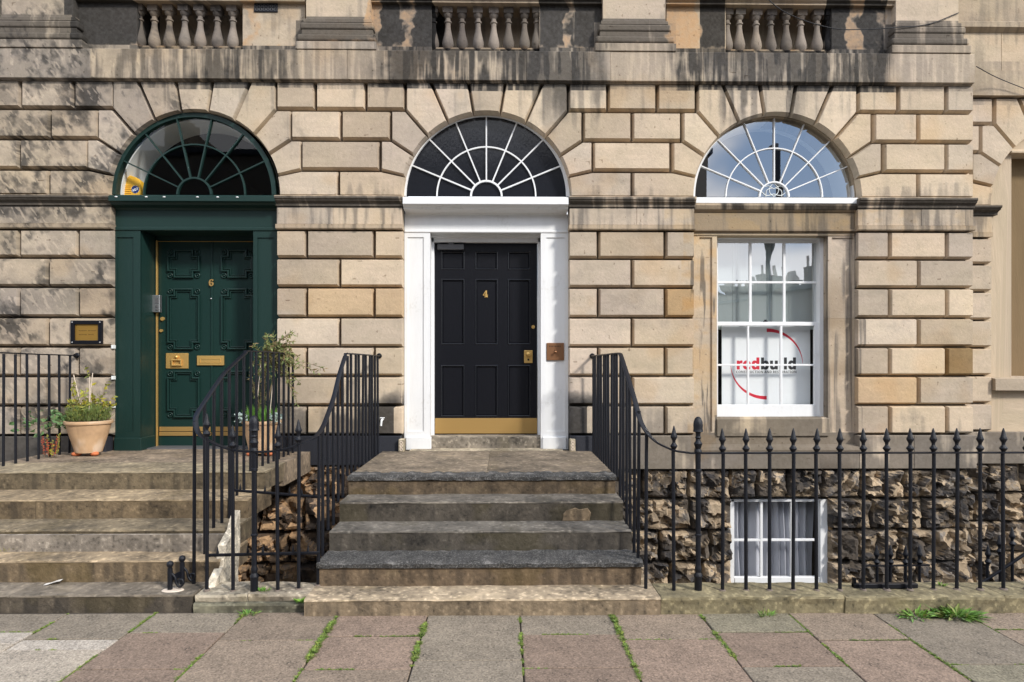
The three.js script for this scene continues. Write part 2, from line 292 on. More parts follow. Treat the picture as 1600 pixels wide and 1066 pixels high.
function inset(poly, d) {                                          // d: number or one per edge
  const n = poly.length, out = [], L = [];
  for (let i = 0; i < n; i++) { const a = poly[i], b = poly[(i + 1) % n], l = Math.hypot(b[0] - a[0], b[1] - a[1]) || 1e-9, dx = (b[0] - a[0]) / l, dy = (b[1] - a[1]) / l, o = Array.isArray(d) ? d[i] : d; L.push([a[0] - dy * o, a[1] + dx * o, dx, dy]); }
  for (let i = 0; i < n; i++) {
    const A = L[(i + n - 1) % n], B = L[i], det = A[2] * B[3] - A[3] * B[2];
    if (Math.abs(det) < 0.02) { out.push([(A[0] + A[2] * 0 + B[0]) / 2 + 0, B[1]]); out[i] = [B[0], B[1]]; continue; }
    const t = ((B[0] - A[0]) * B[3] - (B[1] - A[1]) * B[2]) / det; out.push([A[0] + A[2] * t, A[1] + A[3] * t]);
  }
  return out;
}
function frustum(poly, ch, zf, depth, cz) {                        // a stone: face, splayed arrises, square sides
  if (area(poly) < 0) { poly = poly.slice().reverse(); if (Array.isArray(ch)) { ch = ch.slice().reverse(); ch.push(ch.shift()); } }
  const inn = inset(poly, ch), s = new Soup(), n = poly.length, chm = Array.isArray(ch) ? Math.max(...ch) : ch, zc = zf - (cz ?? chm), zb = zf - depth;
  const f = THREE.ShapeUtils.triangulateShape(inn.map(([x, y]) => new THREE.Vector2(x, y)), []);
  for (const [a, b, c] of f) s.t([...inn[a], zf], [...inn[b], zf], [...inn[c], zf]);
  for (let i = 0; i < n; i++) {
    const j = (i + 1) % n;
    s.q([...poly[i], zc], [...poly[j], zc], [...inn[j], zf], [...inn[i], zf]);
    s.q([...poly[i], zb], [...poly[j], zb], [...poly[j], zc], [...poly[i], zc]);
  }
  return s.geo();
}
function beam(prof, x0, x1, n = 1, jit = 0, seed = 1, axis = 'x', fq = 1) { // profile [z,y] counter-clockwise seen from +x, swept along x
  const s = new Soup(), m = prof.length, pt = (k, i) => { const x = x0 + (x1 - x0) * k / n, [z, y] = prof[i]; const e = jit ? jit * (fbm(x * 6 * fq + i * 0.35, seed * 3.1 + i * 0.8, seed, 3) - 0.5) * 2 : 0; return [x, y + e, z + e * 0.8]; };
  for (let k = 0; k < n; k++) for (let i = 0; i < m; i++) { const j = (i + 1) % m; s.q(pt(k, i), pt(k, j), pt(k + 1, j), pt(k + 1, i)); }
  const f = THREE.ShapeUtils.triangulateShape(prof.map(([z, y]) => new THREE.Vector2(z, y)), []);
  for (const [a, b, c] of f) { s.t(pt(0, a), pt(0, c), pt(0, b)); s.t(pt(n, a), pt(n, b), pt(n, c)); }
  const g = s.geo();
  return g;
}
const polyRing = (poly, w, z0, z1, bevel = 0.003) => {             // moulding that follows a polygon
  if (area(poly) < 0) poly = poly.slice().reverse();
  const sh = new THREE.Shape(poly.map(([x, y]) => new THREE.Vector2(x, y)));
  sh.holes.push(new THREE.Path(inset(poly, w).map(([x, y]) => new THREE.Vector2(x, y))));
  const g = new THREE.ExtrudeGeometry(sh, { depth: z1 - z0 - 2 * bevel, bevelEnabled: true, bevelThickness: bevel, bevelSize: bevel, bevelOffset: -bevel, bevelSegments: 2 }); g.translate(0, 0, z0 + bevel); return g;
};
const rect = (x0, x1, y0, y1) => [[x0, y0], [x1, y0], [x1, y1], [x0, y1]];
const merge = (a) => mergeGeometries(a.map(flat));
const R0 = rng(11);
const paint = (g, r, gg, b) => tint(facUV(g), r, gg, b);
const paintOwn = (g, c, k = 0.14) => { const dx = (R0() - 0.5) * 2 * k / FW, dy = (R0() - 0.5) * k * 0.5 / FH, q = tint(facUV(g), ...c), uv = q.attributes.uv; for (let i = 0; i < uv.count; i++) uv.setXY(i, uv.getX(i) + dx, uv.getY(i) + dy); return q; };
const odd1 = [[X(1062), Y(473), [0.86, 0.72, 0.52]], [X(1500), Y(566), [0.52, 0.43, 0.29]], [X(606), Y(473), [0.94, 0.85, 0.72]], [X(530), Y(473), [1.0, 0.90, 0.76]], [X(800), Y(150), [1, 1, 1]], [X(145), Y(473), [0.86, 0.82, 0.78]], [X(1420), Y(610), [1.02, 0.9, 0.74]]];
function paintClean(g, r, gg, b) {                                 // ashlar without run-off: grain taken from the clean pier
  g = flat(g); const p = g.attributes.position, uv = new Float32Array(p.count * 2), pp = (v, a, l) => { const t = ((v % (2 * l)) + 2 * l) % (2 * l); return a + (t < l ? t : 2 * l - t); };
  for (let i = 0; i < p.count; i++) { const q = uvF(pp(p.getX(i) + 0.4 * p.getZ(i), 4.05, 1.1), pp(p.getY(i), 1.55, 1.5)); uv[i * 2] = q[0]; uv[i * 2 + 1] = q[1]; }
  g.setAttribute('uv', new THREE.BufferAttribute(uv, 2)); return tint(g, r, gg, b);
}
const tone = (k = 0.14) => { const v = 1 + (R0() - 0.5) * 2 * k, w = (R0() - 0.5) * 0.10; return [v * (1 + w * 0.5), v, v * (1 - w)]; };

console.log('textures and builders ready');

// ------------------------------------------------------------------ the terrace front
const front = thing('terrace_building', 'honey sandstone terrace front with rusticated blocks, three arched openings and a balustrade above', 'building');
const CY = [127, 172, 219, 266, 308].map((p) => Y(p, 700));         // upper courses, joint heights
const CL = [359, 403.5, 449, 496, 542, 588, 634, 681].map((p) => Y(p, 760)); // lower courses
const JC = 0.024, JZ = 0.066, JG = 0.007;
function block(x0, x1, y1, y0, cl, cr, zf = 0, parent = front, k = 0.17) {   // one rusticated stone; cl / cr: is that end splayed
  const poly = rect(x0 + (cl ? JG : 0.001), x1 - (cr ? JG : 0.001), y0 + JG, y1 - JG);
  const z = zf + (R0() - 0.5) * 0.006;
  const g = frustum(poly, [JC, cr ? JC * 0.8 : 0.004, JC * 0.8, cl ? JC * 0.8 : 0.004], z, 0.17, JZ);
  const xm = (x0 + x1) / 2, ym = (y0 + y1) / 2, sp = odd1.find(([a, b]) => a > x0 && a < x1 && b > y0 && b < y1);
  return obj('stone_block', paintOwn(g, sp ? sp[2] : tone(k)), M.stone, parent);
}
function course(list, y1, y0, el, er, zf, parent) { for (let i = 0; i + 1 < list.length; i++) block(list[i], list[i + 1], y1, y0, i > 0 || el, i + 2 < list.length || er, zf, parent); }
const xs = (...a) => a.map((p) => X(p));
const ARCH = [303, 760.5, 1215.5];
// upper courses (between the arches)
const UP = [
  [[-150, -80, 31, 114, 178], [430, 492, 571, 633], [888, 950, 1027, 1089], [1341, 1404, 1479, 1521]],
  [[-150, -40, 77, 153.5], [453, 532, 610], [911, 988, 1066], [1366, 1435, 1521]],
  [[-150, -75, 29, 137.5], [469, 593], [926.5, 1049], [1382, 1479, 1521]],
];
UP.forEach((row, k) => row.forEach((l) => course(xs(...l), CY[k], CY[k + 1], true, l[l.length - 1] !== 1521)));
// voussoirs: half pattern in px from the arch centre at 140 px per metre
const AR = 131.5 / 140, VA = [9.2, 27.6, 44.5, 61, 76.5];
function arch(cx, cy, zf, parent, sc = 1) {
  const r = AR * sc, pol = (deg) => [cx + r * Math.sin(deg * Math.PI / 180), cy + r * Math.cos(deg * Math.PI / 180)];
  const ys = CY.map((v) => v), m = 1 / 140 * sc;
  const mk = (pts, a0, a1, mir) => {
    const outer = pts.map(([a, b]) => [cx + a * m, b]), n = 5, arc = [];
    for (let i = 0; i <= n; i++) arc.push(pol(a1 + (a0 - a1) * i / n));
    let poly = [...outer, ...arc], ch = [];
    for (let i = 0; i < poly.length; i++) ch.push(i < outer.length ? JC * 0.8 : JC * 0.72);
    ch[poly.length - 1] = JC * 0.8;
    for (let i = outer.length; i < outer.length + n; i++) ch[i] = JC * 0.6;
    if (mir) { poly = poly.map(([a, b]) => [2 * cx - a, b]); }
    const p2 = inset(area(poly) < 0 ? poly.slice().reverse() : poly, 0.004); if (area(poly) < 0) p2.reverse();
    const g = frustum(p2, ch, zf + (R0() - 0.5) * 0.006, 0.17, JZ);
    obj('voussoir', paintOwn(g, tone(0.15), 0.1), M.stone, parent);
  };
  const T = ys[0];
  mk([[-29, T], [29, T]], -VA[0], VA[0], false);
  for (const s of [false, true]) {
    mk([[29, T], [88, T]], VA[0], VA[1], s);
    mk([[88, T], [127, T], [127, ys[1]]], VA[1], VA[2], s);
    mk([[127, ys[1]], [150, ys[1]], [150, ys[2]]], VA[2], VA[3], s);
    mk([[150, ys[2]], [166, ys[2]], [166, ys[3]]], VA[3], VA[4], s);
  }
}
const SPR = Y(306, 700);                                            // springing level
for (const a of ARCH) arch(X(a), SPR, 0, front);
// springing course, its inner ends follow the arch
function springer(xa, xb, right, cx, zf = 0, parent = front, sc = 1) {   // stone from xa to the arch on its right (right) or left
  const r = AR * sc, n = 4, pts = [], ch = [];
  const a76 = VA[4] * Math.PI / 180, sg = right ? -1 : 1, xi = (a) => cx + sg * r * Math.sin(a);
  const y0 = CY[4] + 0.001, y1 = CY[3] - JG; if (right) xa += JG; else xb -= JG;
  const kx = cx + sg * 166 / 140 * sc;
  if (right) { pts.push([kx, y1], [xa, y1], [xa, y0]); ch.push(JC * 0.8, JC * 0.8, JC); } else { pts.push([xb, y0], [xb, y1], [kx, y1]); ch.push(JC * 0.8, JC * 0.8, JC * 0.8); }
  const arcp = []; for (let i = 0; i <= n; i++) { const a = Math.PI / 2 + (a76 - Math.PI / 2) * i / n; arcp.push([xi(a), Math.max(y0, SPR + r * Math.cos(a))]); }
  arcp[0][1] = y0;
  if (right) { for (const p of arcp) { pts.push(p); ch.push(JC * 0.5); } ch[ch.length - 1] = JC * 0.8; }
  else { for (const p of arcp.reverse()) { pts.push(p); ch.push(JC * 0.5); } ch[ch.length - 1] = JC; }
  obj('stone_block', paintOwn(frustum(pts, ch, zf, 0.17, JZ), tone(0.13)), M.stone, parent);
}
course(xs(-150, -40, 75), CY[3], CY[4], true, true); springer(X(75), 0, true, X(ARCH[0]));
springer(0, X(528), false, X(ARCH[0])); springer(X(528), 0, true, X(ARCH[1]));
springer(0, X(988), false, X(ARCH[1])); springer(X(988), 0, true, X(ARCH[2]));
springer(0, X(1435), false, X(ARCH[2])); course(xs(1435, 1521), CY[3], CY[4], true, false);
// lower piers
const odd = [[-150, -65, 29, 121, 173], [432.5, 478, 584, 628], [890, 935, 1040, 1085], [1341, 1391, 1480, 1521]];
const even = [[-150, -30, 74, 173], [432.5, 530, 628], [890, 988, 1085], [1341, 1436, 1521]];
for (let k = 0; k < 7; k++) (k % 2 ? even : odd).forEach((l) => course(xs(...l), CL[k], CL[k + 1], false, false));
// core wall behind the stones
{
  const sh = new THREE.Shape([[-7.2, -2.4], [X(1521) - 0.02, -2.4], [X(1521) - 0.02, 5.3], [-7.2, 5.3]].map((p) => new THREE.Vector2(...p)));
  for (const [cx, b, w] of [[ARCH[0], 0.72, 129.5 / 140 + 0.012], [ARCH[1], 0.72, 131 / 140 + 0.012], [ARCH[2], 1.0, 129 / 140 + 0.012]]) {
    const h = new THREE.Path(), x = X(cx); h.moveTo(x - w, b); h.lineTo(x + w, b); h.lineTo(x + w, SPR); h.absarc(x, SPR, w, 0, Math.PI, false); h.lineTo(x - w, b); sh.holes.push(h);
  }
  const bw = new THREE.Path(); bw.setFromPoints(rect(X(1146), X(1296), -1.25, Y(781)).map((p) => new THREE.Vector2(...p))); sh.holes.push(bw);
  const g = new THREE.ExtrudeGeometry(sh, { depth: 0.36, bevelEnabled: false, curveSegments: 32 }); g.translate(0, 0, -0.46);
  obj('wall_core', paint(g, 0.62, 0.60, 0.57), M.stone, front);
}
// string course, frieze stones and fillet on every pier
const mould = (yt, yb, z) => { const h = yt - yb; return [[-0.12, yb], [0.012, yb], [0.014, yb + h * 0.25], [0.03, yb + h * 0.38], [z * 0.75, yb + h * 0.5], [z * 0.8, yb + h * 0.62], [z, yb + h * 0.7], [z, yb + h * 0.97], [z * 0.9, yt], [-0.12, yt]]; };
const SC1 = CY[4], SC0 = Y(323, 760), FR0 = Y(351, 760);
for (const [a, b, j] of [[-150, 174, 60], [431, 629, 520], [889, 1086, 995], [1340, 1522.5, 1440]]) {
  obj('string_course', paint(beam(mould(SC1, SC0, 0.062), X(a), X(b), 12, 0.003, a), 0.95, 0.93, 0.9), M.stone, front);
  for (const [p, q] of [[a + 1, j], [j, b - 1]]) obj('frieze_stone', paint(frustum(rect(X(p) + 0.001, X(q) - 0.001, FR0 + 0.001, SC0 - 0.001), 0.003, -0.004 + (R0() - 0.5) * 0.004, 0.14), ...tone(0.1)), M.stone, front);
  obj('fillet', paint(beam([[-0.12, CL[0] + 0.001], [0.012, CL[0] + 0.001], [0.02, CL[0] + 0.012], [0.022, FR0 - 0.004], [-0.12, FR0]], X(a), X(b), 10, 0.002, b), 0.9, 0.87, 0.82), M.stone, front);
}
// plinth at the foot of the piers
const PL0 = Y(733), PL1 = CL[7];
for (const [a, b] of [[-150, 122], [122, 168], [436, 530], [530, 626]]) obj('plinth_stone', a < 0 ? paint(frustum(rect(X(a) + 0.001, X(b) - 0.001, 0.60, PL1 - 0.002), 0.004, 0.035, 0.2), ...tone(0.06)) : boxUV(frustum(rect(X(a) + 0.001, X(b) - 0.001, 0.60, PL1 - 0.002), 0.004, 0.035, 0.2)), a < 0 ? M.stone : M.plinthPaint, front);
for (const [a, b] of [[892, 932], [932, 1010], [1010, 1085], [1085, 1200], [1200, 1340], [1340, 1425], [1425, 1523]]) {
  const win = a >= 1085 && b <= 1340;
  const pg = frustum(rect(X(a) + 0.001, X(b) - 0.001, PL0, win ? Y(706) : PL1 - 0.002), 0.005, 0.04, 0.24);
  obj('plinth_stone', a < 900 ? boxUV(pg) : paint(pg, ...tone(0.12)), a < 900 ? M.plinthPaint : M.stone, front);
}
// band course: big slabs with run-off, proud of the wall
const BT = Y(78.5, 760, 0.06), BB = Y(126.5, 760, 0.06);
{
  const jn = [-160, -10, 139, 306, 542, 733, 823, 954, 1100, 1261, 1392, 1525.5];
  for (let i = 0; i + 1 < jn.length; i++) {
    const z = 0.05 + (R0() - 0.5) * 0.004;
    const pr = [[-0.3, BB], [z - 0.03, BB], [z - 0.03, BB + 0.012], [z - 0.006, BB + 0.012], [z, BB + 0.018], [z, BT - 0.008], [z - 0.008, BT], [-0.3, BT + 0.004]];
    obj('band_slab', paint(beam(pr, X(jn[i], 0.07) + 0.0015, X(jn[i + 1], 0.07) - 0.0015, 8, 0.002, i + 3), ...tone(0.1)), M.stone, front);
  }
}
// balustrade storey
const TOP = 6.05, DIE0 = Y(32.5, 760, 0.03);
for (const [a, b, c, d] of [[2, 114, -14, 127.5], [478, 579, 461, 587.5], [942, 1040, 930, 1057], [1400, 1498, 1394, 1519]]) {
  const x0 = X(a, 0.03), x1 = X(b, 0.03), y0 = BT + 0.003, h = DIE0 - y0, X0 = X(c, 0.06), X1 = X(d, 0.06), zc = 0.055;
  obj('pedestal', paint(rbox(x0, x1, DIE0 - 0.02, TOP + 0.3, -0.3, 0.03, 0.004), ...tone(0.06)), M.stone, front);
  obj('pedestal_plinth', paint(rbox(X0, X1, y0, y0 + h * 0.26, -0.3, zc + 0.005, 0.008), ...tone(0.1)), M.stone, front);
  const q = (x0 - X0), w = X1 - x1;
  obj('pedestal_moulding', paint(rbox(X0 + q * 0.1, X1 - w * 0.1, y0 + h * 0.27, y0 + h * 0.52, -0.3, zc, 0.03, 4), 0.7, 0.7, 0.7), M.stone, front);
  obj('pedestal_moulding', paint(rbox(X0 + q * 0.6, X1 - w * 0.6, y0 + h * 0.50, y0 + h * 0.66, -0.3, zc - 0.012, 0.006, 2), 0.75, 0.75, 0.75), M.stone, front);
  obj('pedestal_moulding', paint(rbox(X0 + q * 0.42, X1 - w * 0.42, y0 + h * 0.66, y0 + h * 0.90, -0.3, zc - 0.004, 0.024, 4), 0.72, 0.72, 0.72), M.stone, front);
  obj('pedestal_moulding', paint(rbox(X0 + q * 0.75, X1 - w * 0.75, y0 + h * 0.90, y0 + h * 1.02, -0.3, zc - 0.014, 0.005, 2), 0.85, 0.85, 0.85), M.stone, front);
}
const PT = Y(8, 760, -0.05);
for (const [a, b] of [[116, 214], [379, 477], [581, 674.5], [843, 941], [1041, 1134], [1299, 1399]])
  obj('balustrade_panel', paint(frustum(rect(X(a, -0.06), X(b, -0.06), BT + 0.002, PT + 0.02), 0.004, -0.055, 0.25), ...tone(0.1)), M.stone, front);
{
  const hb = PT - BT, prof = [];                                     // vase baluster
  const pr = [[0.052, 0], [0.052, 0.05], [0.040, 0.055], [0.036, 0.075], [0.022, 0.10], [0.030, 0.13], [0.046, 0.18], [0.056, 0.24], [0.058, 0.29], [0.052, 0.36], [0.040, 0.46], [0.030, 0.56], [0.026, 0.64], [0.027, 0.69], [0.036, 0.70], [0.036, 0.725], [0.026, 0.735], [0.024, 0.79], [0.038, 0.82], [0.046, 0.86], [0.046, 0.875]];
  for (const [r, t] of pr) prof.push(new THREE.Vector2(r * 1.12, t * hb));
  const lg = new THREE.LatheGeometry(prof, 20), cap = box(-0.055, 0.055, hb * 0.875, hb, -0.055, 0.055), bs = box(-0.056, 0.056, 0, hb * 0.045, -0.056, 0.056);
  const bg = toCreasedNormals(merge([lg, cap, bs]), 0.7);
  const uvg = bg; 
  for (const list of [[219, 241, 265, 289, 313.5, 339.5, 364], [677, 700, 722, 747, 771.5, 794.5, 819.5, 839], [1136, 1155, 1181.5, 1204.5, 1228, 1251.5, 1276.5, 1295]])
    for (const p of list) {
      const x = X(p, -0.13), g = uvg.clone(); g.translate(x, BT + 0.002, -0.13 + (R0() - 0.5) * 0.015); const k = 0.26 + R0() * 0.34;
      obj('baluster', paint(g, k * 0.96, k, k * 1.12), M.stone, front);
    }
  const backW = box(-7.2, X(1500), BT - 0.3, 9, -0.62, -0.36); obj('upper_wall', paint(backW, 0.75, 0.73, 0.7), M.stone, front);
  obj('balustrade_floor', paint(box(-7.2, X(1498), BT - 0.25, BT - 0.004, -0.4, -0.05), 0.5, 0.5, 0.5), M.stone, front);
  for (const [a, b] of [[115, 477], [580, 941], [1041, 1399]]) obj('balustrade_rail', paint(beam([[-0.3, PT], [0.0, PT], [0.0, PT + 0.02], [0.03, PT + 0.04], [0.03, TOP], [-0.3, TOP]], X(a, 0), X(b, 0), 8, 0.002, a), 0.8, 0.78, 0.75), M.stone, front);
}
{ // iron vent grille in the panel
  const g = new THREE.Group(); g.name = 'vent_grille'; front.add(g);
  const [x0, y1] = P(397, 5, -0.05), [x1, y0] = P(434, 19, -0.05);
  obj('frame', polyRing(rect(x0, x1, y0, y1), 0.014, -0.056, -0.042), M.iron, g);
  obj('backing', box(x0 + 0.004, x1 - 0.004, y0 + 0.004, y1 - 0.004, -0.06, -0.053), M.iron, g);
  for (let i = 0; i < 6; i++) for (let j = 0; j < 2; j++) { const t = new THREE.TorusGeometry(0.014, 0.0035, 6, 14); t.translate(x0 + 0.03 + i * (x1 - x0 - 0.06) / 5, y0 + 0.03 + j * (y1 - y0 - 0.06), -0.05); obj('ring', t, M.grey, g); }
}
console.log('front built');

// ------------------------------------------------------------------ fanlights
const D2R = Math.PI / 180;
function ringSeg(cx, cy, r0, r1, a0, a1, z0, z1, seg = 36) {
  const sh = new THREE.Shape(); sh.absarc(cx, cy, r1, a0, a1, false); sh.absarc(cx, cy, r0, a1, a0, true);
  const g = new THREE.ExtrudeGeometry(sh, { depth: z1 - z0, bevelEnabled: false, curveSegments: seg }); g.translate(0, 0, z0); return g;
}
function spoke(cx, cy, a, r0, r1, w, z0, z1) { const g = box(r0, r1, -w / 2, w / 2, z0, z1); g.rotateZ(a); g.translate(cx, cy, 0); return g; }
function fanlight(cx, cy, R, n, rm, ri, z, fm, gm, inw = 0.022, frameW = 0.07) {
  const F = new THREE.Group(); F.name = 'fanlight'; front.add(F);
  obj('arched_frame', ringSeg(cx, cy, R, R + frameW, 0, Math.PI, z - 0.06, z + 0.03, 48), fm, F);
  const wr = inw * 0.42;
  obj('curved_bar', ringSeg(cx, cy, rm - wr, rm + wr, 0, Math.PI, z - 0.012, z + 0.022), fm, F);
  obj('curved_bar', ringSeg(cx, cy, ri - inw * 0.55, ri + inw * 0.55, 0, Math.PI, z - 0.014, z + 0.026), fm, F);
  const st = Math.PI / (n + 1);
  for (let i = 1; i <= n; i++) obj('glazing_bar', spoke(cx, cy, st * i, ri, R + 0.004, inw * 0.8, z - 0.013, z + 0.024), fm, F);
  const R2 = rng(Math.round(cx * 100) + 900);
  const pane = (r0, r1, a0, a1) => { const g = ringSeg(cx, cy, r0, r1, a0, a1, z - 0.002, z + 0.0, 10); const s = new THREE.ShapeGeometry((() => { const q = new THREE.Shape(); q.absarc(0, 0, r1, a0, a1, false); if (r0 > 0.001) q.absarc(0, 0, r0, a1, a0, true); return q; })(), 10); const mid = (a0 + a1) / 2, mr = (r0 + r1) / 2; s.translate(-mr * Math.cos(mid), -mr * Math.sin(mid), 0); s.rotateX((R2() - 0.5) * 0.010); s.rotateY((R2() - 0.5) * 0.010); s.translate(cx + mr * Math.cos(mid), cy + mr * Math.sin(mid), z); obj('pane', s, gm, F); };
  for (let i = 0; i <= n; i++) { pane(rm, R + 0.01, st * i, st * (i + 1)); pane(ri, rm, st * i, st * (i + 1)); }
  pane(0, ri, 0, Math.PI);
  return F;
}
const FZ = -0.15, FA = -0.09, u = (p, z = FZ) => p * (DIST - z) / FOCAL;
const fan1 = [X(304.5, FA), Y(305, 304, FA)], fan2 = [X(760, FZ), Y(307.5, 760, FZ)], fan3 = [X(1209, FZ), Y(308, 1209, FZ)];
fanlight(fan1[0], fan1[1], u(120, FA), 6, u(78, FA), u(26, FA), FA, M.green, M.glass, 0.018, 0.05);
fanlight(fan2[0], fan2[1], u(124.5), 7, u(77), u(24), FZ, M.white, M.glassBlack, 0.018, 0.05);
const F3 = fanlight(fan3[0], fan3[1], u(125), 7, u(76), u(23), FZ, M.white, M.glassRef, 0.014, 0.05);
{ // leaded ornament in the small half disc
  const ri = u(23), c = fan3, cur = (pts) => new THREE.TubeGeometry(new THREE.CatmullRomCurve3(pts.map(([a, b]) => new THREE.Vector3(c[0] + a * ri, c[1] + b * ri, FZ + 0.006))), 16, 0.0035, 6);
  for (const s of [-1, 1]) for (const pts of [[[0, 0.02], [0.28 * s, 0.3], [0.3 * s, 0.6], [0.02 * s, 0.95]], [[0, 0.2], [0.5 * s, 0.1], [0.85 * s, 0.35]], [[0.1 * s, 0.62], [0.5 * s, 0.45], [0.55 * s, 0.02]], [[0, 0.55], [0.4 * s, 0.75], [0.6 * s, 0.7]]]) obj('lead_tracery', cur(pts), M.inner, F3);
  const s = new THREE.CircleGeometry(ri, 24, 0, Math.PI); s.translate(c[0], c[1], FZ - 0.02); obj('dark_backing', s, M.room, F3);
}
// rooms behind the glass: closed shells with a painted arched lining
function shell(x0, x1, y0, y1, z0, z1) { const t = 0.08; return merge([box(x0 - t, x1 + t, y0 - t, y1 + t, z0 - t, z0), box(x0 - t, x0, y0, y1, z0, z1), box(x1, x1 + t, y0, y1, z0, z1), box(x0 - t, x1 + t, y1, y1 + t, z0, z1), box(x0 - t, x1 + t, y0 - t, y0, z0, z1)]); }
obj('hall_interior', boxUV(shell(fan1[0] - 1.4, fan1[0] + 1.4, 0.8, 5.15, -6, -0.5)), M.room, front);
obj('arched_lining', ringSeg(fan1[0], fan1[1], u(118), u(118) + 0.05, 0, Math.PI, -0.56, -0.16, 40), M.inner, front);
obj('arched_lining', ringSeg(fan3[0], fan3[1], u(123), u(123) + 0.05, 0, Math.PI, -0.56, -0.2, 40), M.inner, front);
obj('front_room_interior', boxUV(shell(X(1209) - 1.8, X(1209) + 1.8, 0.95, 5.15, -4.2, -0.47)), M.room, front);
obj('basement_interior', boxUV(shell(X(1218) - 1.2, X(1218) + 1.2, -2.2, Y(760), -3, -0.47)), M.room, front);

// ------------------------------------------------------------------ green doorway
{
  const zS = -0.08, bl = 0.74, zD = -0.42;
  const G = new THREE.Group(); G.name = 'green_door_surround'; front.add(G); G.userData.label = 'dark green painted pilasters and entablature around the left door';
  const x0 = X(173), x1 = X(219, zS), x2 = X(395.5, zS), x3 = X(432.5), yt = Y(359, 300, zS);
  for (const [a, b, p0, p1] of [[x0, x1, 182, 208], [x2, x3, 402, 428]]) {
    const g = []; const q0 = X(p0, zS), q1 = X(p1, zS), yb = Y(675, 300, zS), yp = Y(371, 300, zS);
    g.push(box(a, b, bl, yt, zD - 0.02, zS - 0.014), box(a, q0, bl, yt, zS - 0.02, zS), box(q1, b, bl, yt, zS - 0.02, zS), box(q0, q1, yp, yt, zS - 0.02, zS - 0.0003), box(q0, q1, bl, yb, zS - 0.02, zS - 0.0003));
    obj('pilaster', boxUV(merge(g)), M.green, G);
    obj('pilaster_base', boxUV(rbox(a - 0.004, b + 0.018, bl, Y(684, 300, zS), zD + 0.06, zS + 0.02, 0.008)), M.green, G);
  }
  const e0 = Y(326, 300), zc = 0.06;
  obj('frieze', boxUV(box(x0, x3, yt, e0 + 0.01, zD, zS - 0.004)), M.green, G);
  obj('bead', boxUV(rbox(x0, x3, yt - 0.012, yt + 0.03, zD, zS + 0.012, 0.01, 3)), M.green, G);
  const c0 = e0, c1 = Y(306, 300);
  obj('cornice', boxUV(beam([[-0.2, c0], [zS, c0], [zS + 0.02, c0 + 0.02], [zc - 0.05, c0 + 0.04], [zc - 0.03, c0 + 0.06], [zc, c0 + 0.07], [zc, c1 - 0.02], [zc - 0.03, c1], [-0.2, c1 + 0.004]], X(174) + 0.002, X(432) - 0.002, 6)), M.green, G);
  for (const p of [182, 229, 257, 309, 340.5, 371]) { const s = new THREE.SphereGeometry(0.012, 8, 6); s.scale(1.4, 0.7, 1); s.translate(X(p, 0.05), c1 - 0.03, zc); obj('white_dropping', s, M.white, G); }
  // door case
  const dl = X(248, zD), dr = X(400, zD), dt = Y(378, 300, zD), db = 0.755;
  obj('door_case', boxUV(merge([box(x1 - 0.03, dl - 0.01, bl, yt, zD - 0.06, zD + 0.03), box(dr + 0.01, x2 + 0.25, bl, yt, zD - 0.06, zD + 0.03), box(x1 - 0.03, x2 + 0.25, dt + 0.01, yt + 0.1, zD - 0.06, zD + 0.03)])), M.green, G);
  obj('brass_strip', boxUV(merge([rbox(dl - 0.014, dl, bl, dt + 0.01, zD + 0.01, zD + 0.042, 0.003), rbox(dl - 0.01, dr, dt, dt + 0.005, zD + 0.0, zD + 0.012, 0.002)])), M.brass, G);
  obj('threshold', boxUV(rbox(x1, x2, 0.735, 0.765, zD - 0.05, zS - 0.1, 0.005)), M.grey, G);
  const Dr = new THREE.Group(); Dr.name = 'front_door'; front.add(Dr); Dr.userData.label = 'dark green panelled door with number 6';
  obj('door_leaf', boxUV(box(dl, dr, db, dt, zD - 0.05, zD)), M.greenDoor, Dr);
  const cxm = X(331, zD); obj('centre_bead', boxUV(rbox(cxm - 0.012, cxm + 0.012, db, dt, zD - 0.01, zD + 0.012, 0.006, 3)), M.greenDoor, Dr);
  for (const [a, b] of [[262, 313], [346, 397]]) for (const [t, q] of [[390, 435], [451, 546.5], [579.5, 652.5]]) {
    const p0 = X(a, zD), p1 = X(b, zD), y1 = Y(t, 300, zD), y0 = Y(q, 300, zD), n = 0.075, m = 0.05;
    const notched = (x0, x1, y0, y1, n, m) => [[x0 + n, y0], [x1 - n, y0], [x1 - n, y0 + n], [x1, y0 + n], [x1, y1 - n], [x1 - n, y1 - n], [x1 - n, y1], [x0 + n, y1], [x0 + n, y1 - n], [x0, y1 - n], [x0, y0 + n], [x0 + n, y0 + n]];
    const o = notched(p0, p1, y0, y1, n);
    obj('panel_moulding', boxUV(polyRing(o, 0.022, zD, zD + 0.03, 0.008)), M.greenDoor, Dr);
    obj('panel_moulding', boxUV(polyRing(inset(area(o) > 0 ? o : o.slice().reverse(), 0.028), 0.012, zD, zD + 0.018, 0.005)), M.greenDoor, Dr);
    for (const x of [p0 + n * 0.42, p1 - n * 0.42]) for (const y of [y0 + n * 0.42, y1 - n * 0.42]) {
      const r = new THREE.TorusGeometry(0.026, 0.008, 8, 20); r.translate(x, y, zD + 0.008); const k = new THREE.SphereGeometry(0.012, 10, 8); k.translate(x, y, zD + 0.006);
      obj('rosette', merge([r, k]), M.greenDoor, Dr);
    }
  }
  const lp0 = P(259, 576, zD + 0.01), lp1 = P(294, 552, zD + 0.01);
  obj('handle_plate', boxUV(rbox(lp0[0], lp1[0], lp0[1], lp1[1], zD, zD + 0.012, 0.003)), M.brass, Dr);
